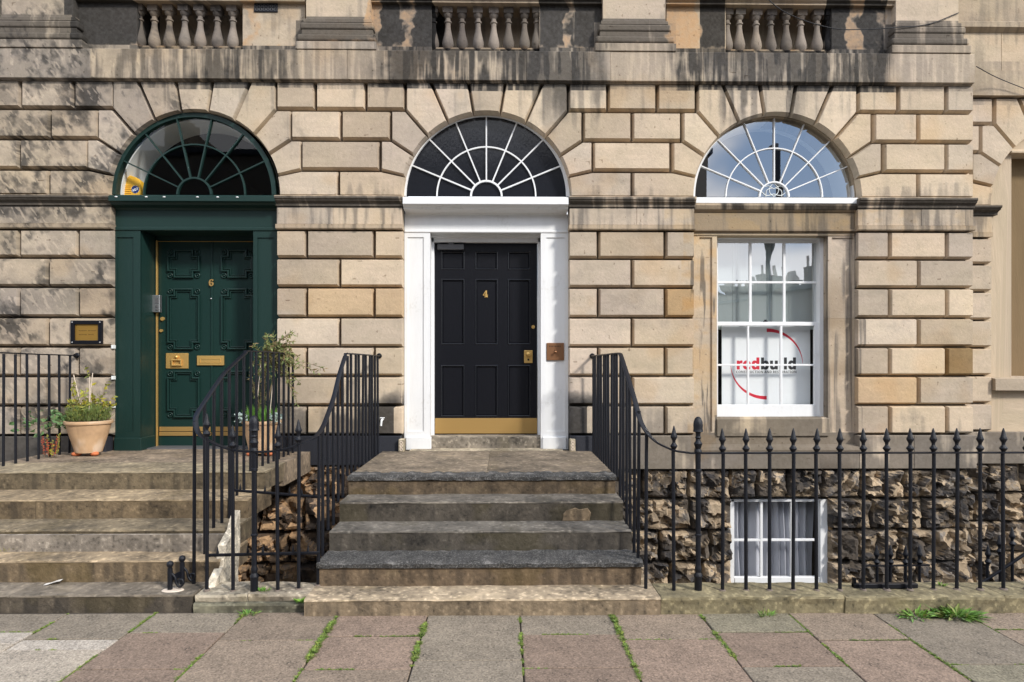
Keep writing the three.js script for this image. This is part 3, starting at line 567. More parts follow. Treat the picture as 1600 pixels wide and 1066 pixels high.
  { const cx = (lp0[0] + lp1[0]) / 2, cy = (lp0[1] + lp1[1]) / 2; const ring = polyRing(rect(cx - 0.06, cx + 0.06, cy - 0.06, cy + 0.02), 0.018, zD + 0.015, zD + 0.035, 0.005); const kb = new THREE.SphereGeometry(0.02, 12, 10); kb.translate(cx, cy + 0.045, zD + 0.025); obj('drop_handle', merge([ring, kb]), M.brass, Dr); }
  const m0 = P(308, 571, zD + 0.01), m1 = P(350, 556, zD + 0.01);
  obj('letter_plate', boxUV(merge([rbox(m0[0], m1[0], m0[1], m1[1], zD, zD + 0.020, 0.003), polyRing(rect(m0[0] + 0.035, m1[0] - 0.035, m0[1] + 0.03, m1[1] - 0.03), 0.006, zD + 0.018, zD + 0.026, 0.002)])), M.brass, Dr);
  for (const [p, q, r] of [[254.5, 498.5, 0.022], [252.5, 517, 0.017]]) { const c = new THREE.CylinderGeometry(r, r * 1.05, 0.02, 18); c.rotateX(Math.PI / 2); c.translate(...P(p, q, zD), zD + 0.01); obj('lock', c, M.brass, Dr); }
  { const s = new THREE.SphereGeometry(0.011, 10, 8); s.translate(...P(330.5, 467, zD), zD + 0.012); obj('door_viewer', s, M.steel, Dr); }
  obj('kick_plate', boxUV(merge([rbox(dl + 0.01, dr - 0.01, Y(674, 300, zD), Y(667, 300, zD), zD, zD + 0.008, 0.002), rbox(dl + 0.01, dr - 0.01, Y(681, 300, zD), Y(675, 300, zD), zD, zD + 0.012, 0.003)])), M.brassDull, Dr);
}
// ------------------------------------------------------------------ white doorway
const doorZ = -0.38;
{
  const zS = -0.155, bl = 0.745;
  const G = new THREE.Group(); G.name = 'white_door_surround'; front.add(G); G.userData.label = 'white painted pilasters and entablature around the middle door';
  const x0 = X(628.5), x1 = X(672, zS), x2 = X(845, zS), x3 = X(890), yt = Y(363, 760, zS);
  for (const [a, b, p0, p1] of [[x0, x1, 637, 662], [x2, x3, 853.5, 882]]) {
    const q0 = X(p0, zS), q1 = X(p1, zS), yb = Y(674, 760, zS), yp = Y(371, 760, zS);
    obj('pilaster', boxUV(merge([box(a, b, bl, yt, doorZ - 0.02, zS - 0.012), box(a, q0, bl, yt, zS - 0.02, zS), box(q1, b, bl, yt, zS - 0.02, zS), box(q0, q1, yp, yt, zS - 0.02, zS - 0.0003), box(q0, q1, bl, yb, zS - 0.02, zS - 0.0003)])), M.white, G);
    obj('pilaster_base', boxUV(rbox(a + 0.02, b + (a === x0 ? 0.012 : -0.02), bl, Y(683, 760, zS), zS - 0.14, zS + 0.025, 0.008)), M.white, G);
  }
  const e0 = Y(331, 760), zc = 0.05;
  obj('frieze', boxUV(box(x0, x3, yt, e0 + 0.01, doorZ, zS - 0.004)), M.white, G);
  obj('bead', boxUV(rbox(x0, x3, yt - 0.006, yt + 0.022, doorZ, zS + 0.01, 0.008, 3)), M.white, G);
  const c0 = e0, c1 = Y(308.5, 760);
  obj('cornice', boxUV(beam([[-0.2, c0], [zS, c0], [zS + 0.02, c0 + 0.02], [zc - 0.06, c0 + 0.03], [zc - 0.04, c0 + 0.05], [zc - 0.02, c0 + 0.06], [zc, c0 + 0.075], [zc, c1 - 0.02], [zc - 0.04, c1], [-0.2, c1 + 0.004]], X(630) + 0.002, X(888) - 0.002, 6)), M.white, G);
  const dl = X(679, doorZ), dr = X(840, doorZ), dt = Y(380, 760, doorZ), db = Y(679, 760, doorZ);
  obj('architrave', boxUV(merge([rbox(x1 - 0.01, dl, bl, yt, doorZ - 0.06, doorZ + 0.06, 0.004), rbox(dr, x2 + 0.01, bl, yt, doorZ - 0.06, doorZ + 0.06, 0.004), rbox(x1 - 0.01, x2 + 0.01, dt, yt + 0.02, doorZ - 0.06, doorZ + 0.06, 0.004), rbox(x1 - 0.01, x2 + 0.01, dt + 0.05, yt + 0.02, doorZ, doorZ + 0.09, 0.01)])), M.white, G);
  obj('threshold_stone', boxUV(tint(beam([[doorZ - 0.1, 0.7], [zS - 0.04, 0.7], [zS - 0.04, db - 0.012], [zS - 0.055, db - 0.003], [doorZ - 0.1, db - 0.002]], x1 - 0.005, x2 + 0.005, 14, 0.004, 4), 1, 1, 1)), M.step, G).geometry.setAttribute('color', tint(G.children[G.children.length - 1].geometry, 0.62, 0.57, 0.5).attributes.color);
  const Dr = new THREE.Group(); Dr.name = 'front_door'; front.add(Dr); Dr.userData.label = 'black nine panel door with number 4 and brass kick plate';
  // stiles and rails proud of the sunk panels
  const cols = [[689, 726], [742, 778], [793, 829]], rows = [[393, 422], [436, 539], [570.5, 651.5]];
  const cx = cols.map(([a, b]) => [X(a, doorZ), X(b, doorZ)]), ry = rows.map(([a, b]) => [Y(b, 760, doorZ), Y(a, 760, doorZ)]);
  obj('door_leaf', boxUV(box(dl + 0.003, dr - 0.003, db, dt, doorZ - 0.06, doorZ - 0.018)), M.black, Dr);
  const bars = [], zf = doorZ, zb = doorZ - 0.03;
  let yp = db; for (const [a, b] of ry.slice().reverse()) { bars.push(box(dl + 0.004, dr - 0.004, yp, a, zb, zf)); yp = b; } bars.push(box(dl + 0.004, dr - 0.004, yp, dt - 0.001, zb, zf));
  for (const [a, b] of ry) { let xp = dl + 0.004; for (const [c, d] of cx) { bars.push(box(xp, c, a, b, zb, zf - 0.0004)); xp = d; } bars.push(box(xp, dr - 0.004, a, b, zb, zf - 0.0004)); }
  obj('stiles_and_rails', boxUV(merge(bars)), M.black, Dr);
  for (const [a, b] of ry) for (const [c, d] of cx) {
    obj('panel_moulding', boxUV(polyRing(rect(c, d, a, b), 0.018, zb, zf + 0.004, 0.006)), M.blackMould, Dr);
    obj('door_panel', boxUV(frustum(rect(c + 0.016, d - 0.016, a + 0.016, b - 0.016), 0.012, zb + 0.016, 0.02, 0.004)), M.black, Dr);
  }
  obj('kick_plate', boxUV(rbox(dl + 0.006, dr - 0.006, Y(677.5, 760, doorZ), Y(653.5, 760, doorZ), zf, zf + 0.006, 0.002)), M.brassDull, Dr);
  const [hx, hy] = P(825.5, 557.5, zf);
  obj('lock_plate', boxUV(rbox(hx - 0.05, hx + 0.05, hy - 0.075, hy + 0.075, zf, zf + 0.012, 0.012, 3)), M.brass, Dr);
  { const k = new THREE.SphereGeometry(0.03, 16, 12); k.scale(1, 1, 0.8); k.translate(hx, hy + 0.03, zf + 0.05); const n = new THREE.CylinderGeometry(0.014, 0.02, 0.05, 12); n.rotateX(Math.PI / 2); n.translate(hx, hy + 0.03, zf + 0.025); const kh = new THREE.CylinderGeometry(0.012, 0.012, 0.006, 10); kh.rotateX(Math.PI / 2); kh.translate(hx, hy - 0.035, zf + 0.014); obj('door_knob', merge([k, n]), M.brass, Dr); obj('keyhole', kh, M.black, Dr); }
  { const c = new THREE.CylinderGeometry(0.02, 0.021, 0.018, 18); c.rotateX(Math.PI / 2); c.translate(...P(833, 511, zf), zf + 0.009); obj('lock', c, M.brass, Dr); }
  { const [a, b] = P(684, 391, zf), [c, d] = P(725, 383, zf); obj('closer_body', boxUV(rbox(a, c, b, d, zf, zf + 0.055, 0.004)), M.grey, Dr); const arm = box(0, 0.42, -0.008, 0.008, 0, 0.012); arm.rotateZ(0.04); arm.translate(a + 0.15, d + 0.024, zf + 0.02); obj('closer_arm', merge([arm, box(a + 0.13, a + 0.19, d, d + 0.032, zf, zf + 0.05)]), M.grey, Dr); }
}
// ------------------------------------------------------------------ sash window and its stone surround
{
  const zP = -0.075, zW = -0.2;
  const G = new THREE.Group(); G.name = 'stone_window_surround'; front.add(G);
  const x0 = X(1085.5), xa = X(1120.5, zP), xb = X(1294, zP), x3 = X(1341), yl = Y(357, 1208), yb = Y(682, 1208);
  for (const [a, b, p0, p1] of [[x0, xa, 1093, 1113], [xb, x3, 1300, 1334]]) {
    const q0 = X(p0, zP), q1 = X(p1, zP), yp = Y(371, 1208, zP), y0 = Y(675, 1208, zP), my = Y(497, 1208, zP);
    for (const [ya, yc] of [[yb, my - 0.001], [my + 0.001, yl - 0.07]]) {
      const lo = Math.max(ya, y0), hi = Math.min(yc, yp), g = [box(a, b, ya, yc, -0.4, zP - 0.02), box(a, q0, ya, yc, zP - 0.03, zP), box(q1, b, ya, yc, zP - 0.03, zP)];
      if (yc > yp) g.push(box(q0, q1, yp, yc, zP - 0.03, zP - 0.0003)); if (ya < y0) g.push(box(q0, q1, ya, y0, zP - 0.03, zP - 0.0003));
      obj('stone_pilaster', paint(merge(g), ...tone(0.08)), M.stone, G);
    }
  }
  obj('stone_lintel', paint(frustum(rect(x0 - 0.003, x3 - 0.003, yl - 0.07, Y(330, 1208)), 0.006, zP + 0.012, 0.32), 0.85, 0.83, 0.78), M.stone, G);
  obj('lintel_fillet', paint(beam([[-0.2, yl - 0.035], [zP + 0.02, yl - 0.035], [zP + 0.045, yl - 0.02], [zP + 0.045, yl], [-0.2, yl]], x0, x3 - 0.004, 8, 0.002, 8), 0.75, 0.72, 0.68), M.stone, G);
  obj('transom_moulding', paint(beam([[-0.3, Y(330, 1208)], [zP + 0.02, Y(330, 1208)], [zP + 0.05, Y(326, 1208)], [zP + 0.07, Y(321, 1208)], [zP + 0.07, Y(318, 1208)], [-0.3, Y(317.5, 1208)]], x0, x3 - 0.006, 8, 0.002, 18), 0.8, 0.78, 0.75), M.stone, G);
  obj('stone_sill', paint(beam([[-0.4, yb], [zP + 0.03, yb], [zP + 0.02, Y(655, 1208, zP)], [zP - 0.02, Y(652.5, 1208, zP)], [-0.4, Y(652, 1208, zP)]], xa - 0.004, xb + 0.004, 16, 0.004, 9), 0.9, 0.88, 0.83), M.stone, G);
  obj('sill_course', paint(beam([[-0.3, Y(706)], [0.055, Y(706)], [0.06, Y(703)], [0.05, Y(699)], [-0.06, Y(696)], [-0.07, yb + 0.004], [-0.3, yb + 0.004]], X(1085), X(1340), 20, 0.005, 12), 0.95, 0.92, 0.86), M.stone, G);
  // white fanlight sill
  obj('fanlight_sill', boxUV(rbox(X(1083, -0.06), X(1338, -0.06), Y(317.3, 1208), Y(308, 1208), -0.22, -0.015, 0.006)), M.white, front);
  const Wn = new THREE.Group(); Wn.name = 'sash_window'; front.add(Wn); Wn.userData.label = 'white painted sash window of twelve panes';
  const fx0 = X(1117, zW), fx1 = X(1286, zW), fy1 = Y(366, 1208, zW), fy0 = Y(652.5, 1208, zW);
  obj('box_frame', boxUV(merge([box(fx0 - 0.08, X(1121, zW), fy0, fy1, zW - 0.12, zW + 0.02), box(X(1279.5, zW), fx1 + 0.03, fy0, fy1, zW - 0.12, zW + 0.02), box(X(1121, zW), X(1279.5, zW), Y(373, 1208, zW), fy1, zW - 0.12, zW + 0.02)])), M.white, Wn);
  obj('timber_strip', boxUV(box(fx1 + 0.028, xb + 0.02, fy0, fy1 + 0.05, zW - 0.1, zW + 0.012)), S({ color: lin(0.30, 0.19, 0.09), roughness: 0.9 }), Wn);
  const sash = (name, z, cols, rows, x0, x1, y0, y1, th) => {
    const F = new THREE.Group(); F.name = name; Wn.add(F);
    const bars = [], w0 = cols[0][0], w1 = cols[2][1];
    bars.push(rbox(x0, w0, y0, y1, z - 0.04, z, 0.003), rbox(w1, x1, y0, y1, z - 0.04, z, 0.003), rbox(w0, w1, rows[0][1], y1, z - 0.04, z, 0.003), rbox(w0, w1, y0, rows[1][0], z - 0.04, z + th, 0.004));
    for (let i = 0; i < 2; i++) bars.push(rbox(cols[i][1], cols[i + 1][0], rows[1][0], rows[0][1], z - 0.03, z - 0.003, 0.004));
    bars.push(rbox(w0, w1, rows[1][1], rows[0][0], z - 0.031, z - 0.004, 0.004));
    obj('glazing_bars', boxUV(merge(bars)), M.white, F);
    const R2 = rng(name.length * 77);
    for (const [c, d] of cols) for (const [a, b] of rows) { const g = new THREE.PlaneGeometry(d - c + 0.012, b - a + 0.012, 6, 6); const p = g.attributes.position; for (let i = 0; i < p.count; i++) p.setZ(i, 0.0012 * (vn(p.getX(i) * 6 + c * 9, p.getY(i) * 5, 6) - 0.5)); g.computeVertexNormals(); g.rotateX((R2() - 0.5) * 0.008); g.rotateY((R2() - 0.5) * 0.008); g.translate((c + d) / 2, (a + b) / 2, z - 0.018); obj('pane', g, name === 'upper_sash' ? M.glassRef : M.glass, F); }
    return F;
  };
  const cu = (l, z) => l.map(([a, b]) => [X(a, z), X(b, z)]), rw = (l, z) => l.map(([a, b]) => [Y(b, 1208, z), Y(a, 1208, z)]);
  sash('upper_sash', zW - 0.05, cu([[1121, 1171], [1175, 1224], [1228, 1277.5]], zW - 0.05), rw([[379.5, 439.5], [443, 503]], zW - 0.05), X(1118, zW), X(1281, zW), Y(508.5, 1208, zW - 0.05), Y(373, 1208, zW), 0.004);
  sash('lower_sash', zW, cu([[1121, 1168], [1171, 1219.5], [1223, 1273]], zW), rw([[509, 569], [572, 632.5]], zW), X(1116, zW), X(1281.5, zW), Y(651.5, 1208, zW), Y(503.5, 1208, zW), 0.006);
  { const c = X(1197, zW), y = Y(503, 1208, zW); obj('sash_catch', merge([box(c - 0.02, c + 0.02, y, y + 0.012, zW - 0.03, zW), box(c - 0.012, c + 0.012, y + 0.01, y + 0.025, zW - 0.025, zW - 0.01)]), M.iron, Wn); }
  // panelled white shutters closed behind the upper panes
  const zs = -0.37, sy0 = Y(515, 1208, zs), sy1 = Y(340, 1208, zs), sx = [1108, 1152, 1206, 1233, 1290].map((p) => X(p, zs));
  for (let i = 0; i < 4; i++) { const a = sx[i] + 0.001, b = sx[i + 1] - 0.001; obj('shutter', boxUV(merge([box(a, b, sy0, sy1, zs - 0.04, zs - 0.012), polyRing(rect(a, b, sy0, sy1), 0.05, zs - 0.014, zs - 0.006, 0.003)])), M.shutter, Wn); }
}
// ------------------------------------------------------------------ basement window
{
  const z = -0.1, Wn = new THREE.Group(); Wn.name = 'basement_window'; front.add(Wn); Wn.userData.label = 'white painted basement sash window behind the railings';
  const c = [[1147.5, 1188], [1192, 1235.5], [1242, 1275]].map(([a, b]) => [X(a, z), X(b, z)]), rws = [[784, 842.5], [846, 902]].map(([a, b]) => [Y(b, 1218, z), Y(a, 1218, z)]);
  const x0 = X(1142, z), x1 = X(1280.5, z), y1 = Y(780, 1218, z), ym = Y(911, 1218, z), yb = -1.2;
  obj('box_frame', boxUV(merge([rbox(x0 - 0.05, X(1147, z), yb, y1, z - 0.1, z + 0.01, 0.003), rbox(x1, X(1292, z), yb, y1, z - 0.1, z + 0.025, 0.003), rbox(x0, x1, Y(784, 1218, z), y1, z - 0.1, z + 0.01, 0.003)])), M.white, Wn);
  obj('timber_strip', boxUV(box(X(1293, z), X(1298, z), yb, y1, z - 0.1, z + 0.04)), S({ color: lin(0.33, 0.21, 0.10), roughness: 0.9 }), Wn);
  const bars = [rbox(c[0][0], x1, ym, rws[1][0], z - 0.05, z + 0.015, 0.004), rbox(c[0][0], x1, rws[1][1], rws[0][0], z - 0.03, z, 0.003)];
  for (let i = 0; i < 2; i++) bars.push(rbox(c[i][1], c[i + 1][0], rws[1][0], rws[0][1], z - 0.03, z + 0.001, 0.003), rbox(c[i][1], c[i + 1][0], yb, ym, z - 0.06, z - 0.02, 0.003));
  bars.push(rbox(c[2][1], x1, rws[1][0], rws[0][1], z - 0.03, z + 0.001, 0.003));
  obj('glazing_bars', boxUV(merge(bars)), M.white, Wn);
  for (const [a, b] of c) { for (const [d, e] of rws) { const g = new THREE.PlaneGeometry(b - a + 0.01, e - d + 0.01); g.translate((a + b) / 2, (d + e) / 2, z - 0.015); obj('pane', g, M.glass, Wn); } const g = new THREE.PlaneGeometry(b - a + 0.01, ym - yb); g.translate((a + b) / 2, (ym + yb) / 2, z - 0.04); obj('pane', g, M.glass, Wn); }
}
console.log('doors and windows built');

// ------------------------------------------------------------------ rock-faced basement stones
const R3 = rng(77);
function rockStone(x0, x1, y0, y1, z, amp, tintc, parent) {
  const cell = 0.022, nx = Math.max(4, Math.round((x1 - x0) / cell)), ny = Math.max(4, Math.round((y1 - y0) / cell));
  const nf = Math.max(6, Math.round((x1 - x0) * (y1 - y0) / 0.0075)), F = [];
  for (let i = 0; i < nf; i++) F.push([x0 + R3() * (x1 - x0), y0 + R3() * (y1 - y0), (R3() - 0.5) * 2.0, (R3() - 0.45) * 2.0, R3() * amp, 0.6 + R3() * 0.8, R3()]);
  const pos = [], idx = [], ft = [];
  for (let j = 0; j <= ny; j++) for (let i = 0; i <= nx; i++) {
    let x = x0 + (x1 - x0) * i / nx, y = y0 + (y1 - y0) * j / ny;
    const wx = x + 0.05 * (fbm(x * 9, y * 9, 3, 2) - 0.5), wy = y + 0.05 * (fbm(x * 9 + 5, y * 9, 4, 2) - 0.5);
    let bd = 1e9, f = null; for (const q of F) { const d = (wx - q[0]) ** 2 * q[5] + (wy - q[1]) ** 2 * 1.2; if (d < bd) { bd = d; f = q; } }
    let h = f[4] + f[2] * (wx - f[0]) + f[3] * (wy - f[1]) + 0.02 * (fbm(x * 22, y * 22, 8, 3) - 0.5);
    h = Math.max(-0.01, Math.min(amp * 1.35, h));
    const e = Math.min(i, nx - i, j, ny - j); h *= e === 0 ? 0 : e === 1 ? 0.75 : 1;
    if (e === 0) h = -0.05;
    if (e > 0) { x += (R3() - 0.5) * cell * 0.5; y += (R3() - 0.5) * cell * 0.5; }
    pos.push(x, y, z + h); ft.push(f[6]);
  }
  for (let j = 0; j < ny; j++) for (let i = 0; i < nx; i++) { const a = j * (nx + 1) + i, b = a + 1, c = a + nx + 1, d = c + 1; if ((i + j) % 2) idx.push(a, b, d, a, d, c); else idx.push(a, b, c, b, d, c); }
  let g = new THREE.BufferGeometry(); g.setAttribute('position', new THREE.Float32BufferAttribute(pos, 3)); g.setIndex(idx);
  const fv = idx.map((q) => ft[q]);
  g = g.toNonIndexed(); g.computeVertexNormals(); g = boxUV(g, R3);
  tint(g, ...tintc); const ca_ = g.attributes.color;
  for (let i = 0; i < fv.length; i += 3) { const q = fv[i], k = q < 0.42 ? 0.26 : q < 0.6 ? 0.66 : 1.12; for (let m = 0; m < 3; m++) ca_.setXYZ(i + m, ca_.getX(i + m) * k, ca_.getY(i + m) * k * (q < 0.42 ? 1.05 : 1), ca_.getZ(i + m) * k * (q < 0.42 ? 1.22 : 1)); }
  obj('rock_faced_stone', g, M.rubble, parent);
}
function rubble(xa, xb, rows, parent, tintf, z = 0.0, holes = [], wmin = 0.3, wmax = 0.62) {
  for (let k = 0; k + 1 < rows.length; k++) {
    let x = xa - R3() * 0.2;
    while (x < xb) {
      let w = wmin + R3() * (wmax - wmin), e = Math.min(x + w, xb); if (xb - e < 0.12) e = xb;
      let s = Math.max(x, xa), ee = e;
      for (const [h0, h1, hy0, hy1] of holes) if (rows[k] > hy0 + 0.05 && rows[k + 1] < hy1 - 0.05) { if (s >= h0 && s < h1) { s = Math.max(s, h1); } else if (s < h0 && ee > h0) ee = h0; }
      if (ee - s > 0.06) rockStone(s + 0.006, ee - 0.006, rows[k + 1] + 0.006, rows[k] - 0.006, z, 0.085, tintf(s, rows[k]), parent);
      x = ee < e ? ee : e; if (e >= xb) break;
      if (ee < e) { x = Math.max(ee, ...holes.map((h) => (ee >= h[0] - 0.01 && ee < h[1] ? h[1] : -99))); }
    }
  }
}
obj('mortar_bed', boxUV(box(-7.2, X(1521), -2.4, PL0 - 0.004, -0.02, -0.012)), S({ color: lin(0.30, 0.25, 0.18), roughness: 1 }), front).visible = true;
front.remove(front.children[front.children.length - 1]);
{
  const bx0 = X(1146), bx1 = X(1297), by1 = Y(781);
  const rowsR = [PL0 - 0.006, Y(781), Y(830), Y(880), Y(930), -1.3, -1.7];
  const tR = () => { const k = 0.8 + R3() * 0.5; return [k, k, k]; };
  rubble(0.92, X(1519), rowsR, front, tR, -0.03, [[bx0, bx1, -1.25, by1]]);
  const rowsL = [0.60, 0.24, -0.14, -0.5, -0.86, -1.3, -1.7];
  rubble(-3.4, -1.25, rowsL, front, () => { const k = 1.35 + R3() * 0.5; return [k * 1.0, k * 0.84, k * 0.70]; }, -0.03, [], 0.35, 0.75);
}
console.log('rubble built');

// ------------------------------------------------------------------ the set-back building on the right
const nb = thing('neighbour_building', 'set-back sandstone building at the right edge with a blind window and sill', 'building');
{
  const z = -0.34, xc = X(1521) + 0.002, cx = X(1673, z), r = AR, xl = cx - r;
  course([xc, X(1553.5, z) ], CY[0], CY[1], true, true, z, nb);
  course([xc, cx - 150 / 140], CY[1], CY[2], true, true, z, nb);
  arch(cx, SPR, z, nb);
  block(xc, cx - 166 / 140 + 0.0, CY[2], CY[3], true, true, z, nb);
  springer(xc, 0, true, cx, z, nb);
  for (let k = 0; k < 7; k++) block(xc, xl, CL[k], CL[k + 1], true, false, z, nb, 0.07);
  obj('string_course', paint(beam(mould(SC1, SC0, 0.085).map(([a, b]) => [a + z, b]), xc, xl + 0.06, 4, 0.002, 3), 0.95, 0.93, 0.9), M.stone, nb);
  obj('frieze_stone', paint(frustum(rect(xc, xl, FR0, SC0 - 0.001), 0.003, z, 0.14), ...tone(0.06)), M.stone, nb);
  obj('fillet', paint(beam([[z - 0.12, CL[0]], [z + 0.02, CL[0]], [z + 0.02, FR0 - 0.002], [z - 0.12, FR0 - 0.002]], xc, xl, 4), 0.9, 0.87, 0.82), M.stone, nb);
  obj('plinth_stone', paint(frustum(rect(xc, xc + 1.9, PL0, CL[7] - 0.001), 0.005, z + 0.03, 0.3), ...tone(0.05)), M.stone, nb);
  // smooth panel in the arch with the blind window
  const zi = z - 0.05, wx = X(1580.5, zi), wt = Y(241, 1580, zi), wb = Y(591, 1580, zi);
  const sh = new THREE.Shape(rect(xl - 0.05, 7.6, 0.3, CY[0] - 0.01).map((p) => new THREE.Vector2(...p))); const h = new THREE.Path(); h.setFromPoints(rect(wx, 7.2, wb, wt).map((p) => new THREE.Vector2(...p))); sh.holes.push(h);
  const g = new THREE.ExtrudeGeometry(sh, { depth: 0.2, bevelEnabled: false }); g.translate(0, 0, zi - 0.2);
  obj('smooth_wall', paintClean(g, 0.98, 0.97, 0.94), M.stone, nb);
  obj('blind_window', paintClean(box(wx - 0.05, 7.3, wb - 0.1, wt + 0.1, zi - 0.26, zi - 0.17), 0.42, 0.36, 0.26), M.stone, nb);
  obj('window_hood', paint(beam([[zi - 0.1, wt], [zi + 0.06, wt], [zi + 0.06, wt + 0.02], [zi - 0.05, wt + 0.09], [zi - 0.1, wt + 0.09]], wx - 0.04, 7.2, 6, 0.002, 2), 0.95, 0.93, 0.9), M.stone, nb);
  obj('window_sill', paint(beam([[zi - 0.1, Y(610, 1580, z)], [zi + 0.10, Y(610, 1580, z)], [zi + 0.10, Y(592, 1580, z)], [zi - 0.1, Y(588, 1580, z)]], X(1561, z + 0.1), 7.2, 8, 0.003, 5), 0.8, 0.8, 0.8), M.stone, nb);
  // band, ashlar and cornice above
  obj('band_slab', paint(beam([[z - 0.2, CY[0]], [z + 0.05, CY[0]], [z + 0.05, BT - 0.03], [z - 0.2, BT - 0.03]], X(1521), 7.6, 6, 0.002, 21), 0.97, 0.95, 0.9), M.stone, nb);
  obj('ashlar_stone', paint(frustum(rect(X(1498), X(1563, z) - 0.001, BT - 0.028, 5.62), 0.003, z + 0.02, 0.2), 0.98, 0.97, 0.95), M.stone, nb);
  obj('ashlar_stone', paint(frustum(rect(X(1563, z) + 0.001, 7.6, BT - 0.028, 5.62), 0.003, z + 0.02, 0.2), 1.0, 0.97, 0.92), M.stone, nb);
  obj('cornice', paint(beam([[z - 0.2, 5.62], [z + 0.02, 5.62], [z + 0.08, 5.66], [z + 0.08, 5.72], [z + 0.03, 5.75], [z + 0.03, 9], [z - 0.2, 9]], X(1498), 7.6, 6, 0.002, 22), 0.75, 0.74, 0.72), M.stone, nb);
  obj('wall_core', paint(box(X(1500), 7.6, -2.4, 9, z - 0.9, z - 0.3), 0.8, 0.8, 0.8), M.stone, nb);
  rubble(X(1521), 7.2, [PL0 - 0.006, Y(781), Y(830), Y(880), -0.9, -1.3], nb, () => { const k = 0.8 + R3() * 0.5; return [k, k, k]; }, z - 0.02);
}

// ------------------------------------------------------------------ stone steps and platts
const LAND = 0.7535, ST = [0.1135, 0.2735, 0.4335, 0.5935, LAND];
const nose = (zf, zb, y0, y1, o = 0.012) => [[zb, y0], [zf - 0.012, y0], [zf - 0.006, y1 - 0.05], [zf, y1 - o * 1.6], [zf - o * 0.5, y1 - o * 0.4], [zf - o * 1.8, y1], [zb, y1 + 0.002]];
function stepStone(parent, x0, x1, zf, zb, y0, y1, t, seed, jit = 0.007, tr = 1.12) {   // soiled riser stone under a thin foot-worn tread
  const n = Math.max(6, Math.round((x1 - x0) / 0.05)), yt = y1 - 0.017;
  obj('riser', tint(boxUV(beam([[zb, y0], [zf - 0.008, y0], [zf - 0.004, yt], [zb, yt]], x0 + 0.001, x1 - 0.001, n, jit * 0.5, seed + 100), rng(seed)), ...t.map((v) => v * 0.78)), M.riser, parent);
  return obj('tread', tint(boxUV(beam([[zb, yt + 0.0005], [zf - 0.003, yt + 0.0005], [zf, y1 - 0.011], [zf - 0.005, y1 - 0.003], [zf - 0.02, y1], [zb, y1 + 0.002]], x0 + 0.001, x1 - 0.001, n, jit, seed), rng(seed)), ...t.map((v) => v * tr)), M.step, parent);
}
function plainStep(parent, x0, x1, zf, zb, y0, y1, t, seed, jit = 0.006) { return obj('step', tint(boxUV(beam(nose(zf, zb, y0, y1), x0 + 0.001, x1 - 0.001, Math.max(6, Math.round((x1 - x0) / 0.06)), jit, seed), rng(seed)), ...t), M.step, parent); }
const mid = thing('entrance_steps', 'dark worn stone steps rising to the black door, flanked by two railings', 'steps');
{
  const zf = [2.80, 2.54, 2.24, 1.93, 1.63], L = -1.36, Rr = 1.06;
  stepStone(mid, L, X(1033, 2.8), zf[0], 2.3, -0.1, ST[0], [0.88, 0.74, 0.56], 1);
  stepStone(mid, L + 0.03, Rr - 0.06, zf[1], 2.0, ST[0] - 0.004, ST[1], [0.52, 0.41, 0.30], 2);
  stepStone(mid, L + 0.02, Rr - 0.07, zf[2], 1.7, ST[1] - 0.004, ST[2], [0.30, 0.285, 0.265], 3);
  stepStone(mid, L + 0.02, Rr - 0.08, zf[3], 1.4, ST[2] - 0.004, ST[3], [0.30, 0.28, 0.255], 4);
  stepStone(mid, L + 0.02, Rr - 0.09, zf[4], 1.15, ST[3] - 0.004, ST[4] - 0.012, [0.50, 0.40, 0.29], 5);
  const cg = (z0, z1, y, s, x0, x1) => boxUV(beam([[z1, y - 0.004], [z0 - 0.004, y - 0.03], [z0 + 0.012, y - 0.024], [z0 + 0.014, y + 0.004], [z0 - 0.02, y + 0.014], [z1, y + 0.010]], x0, x1, 220, 0.012, s, 'x', 3));
  obj('tread_coating', cg(zf[4], 1.40, ST[4] - 0.012, 7, L + 0.015, Rr - 0.085), M.coat, mid);
  obj('tread_coating', cg(zf[1], 2.235, ST[1], 8, L + 0.015, Rr - 0.05), M.coat, mid);
  for (const [a, b, s] of [[L + 0.02, -0.15, 9], [-0.147, Rr - 0.09, 10]]) obj('platt_slab', tint(boxUV(beam([[-0.02, ST[4] - 0.17], [1.42, ST[4] - 0.17], [1.42, ST[4] - 0.002], [0.7, ST[4] - 0.001], [-0.02, ST[4]]], a, b, 20, 0.003, s), rng(s)), 0.50, 0.42, 0.33), M.step, mid);
  obj('door_step_slab', tint(boxUV(beam([[-0.4, 0.6], [0.02, 0.6], [0.03, ST[4] + 0.004], [-0.4, ST[4] + 0.006]], X(640), X(880), 12, 0.002, 33)), 0.95, 0.85, 0.68), M.step, mid);
  { const q = new THREE.Shape([[0, 0], [0.21, 0], [0.225, 0.06], [0.20, 0.095], [0.13, 0.085], [0.10, 0.10], [0.03, 0.08], [0.005, 0.05]].map((p) => new THREE.Vector2(...p))), e = new THREE.ExtrudeGeometry(q, { depth: 0.012, bevelEnabled: true, bevelThickness: 0.006, bevelSize: 0.005, bevelSegments: 1 }); e.translate(X(880, 1.93), ST[2] + 0.004, 1.914); obj('spalled_patch', tint(boxUV(e), 0.62, 0.50, 0.36), M.riser, mid); }
  obj('stair_core', tint(boxUV(box(L + 0.03, Rr - 0.10, -2.3, ST[0] - 0.02, 1.5, 2.62)), 0.4, 0.36, 0.3), M.step, mid);
  obj('stair_core', tint(boxUV(box(L + 0.05, Rr - 0.11, ST[0] - 0.03, ST[3] - 0.02, 1.5, 1.9)), 0.4, 0.36, 0.3), M.step, mid);
}
const lft = thing('entrance_steps', 'brown stone steps rising to the green door with a pot plant at either side', 'steps');
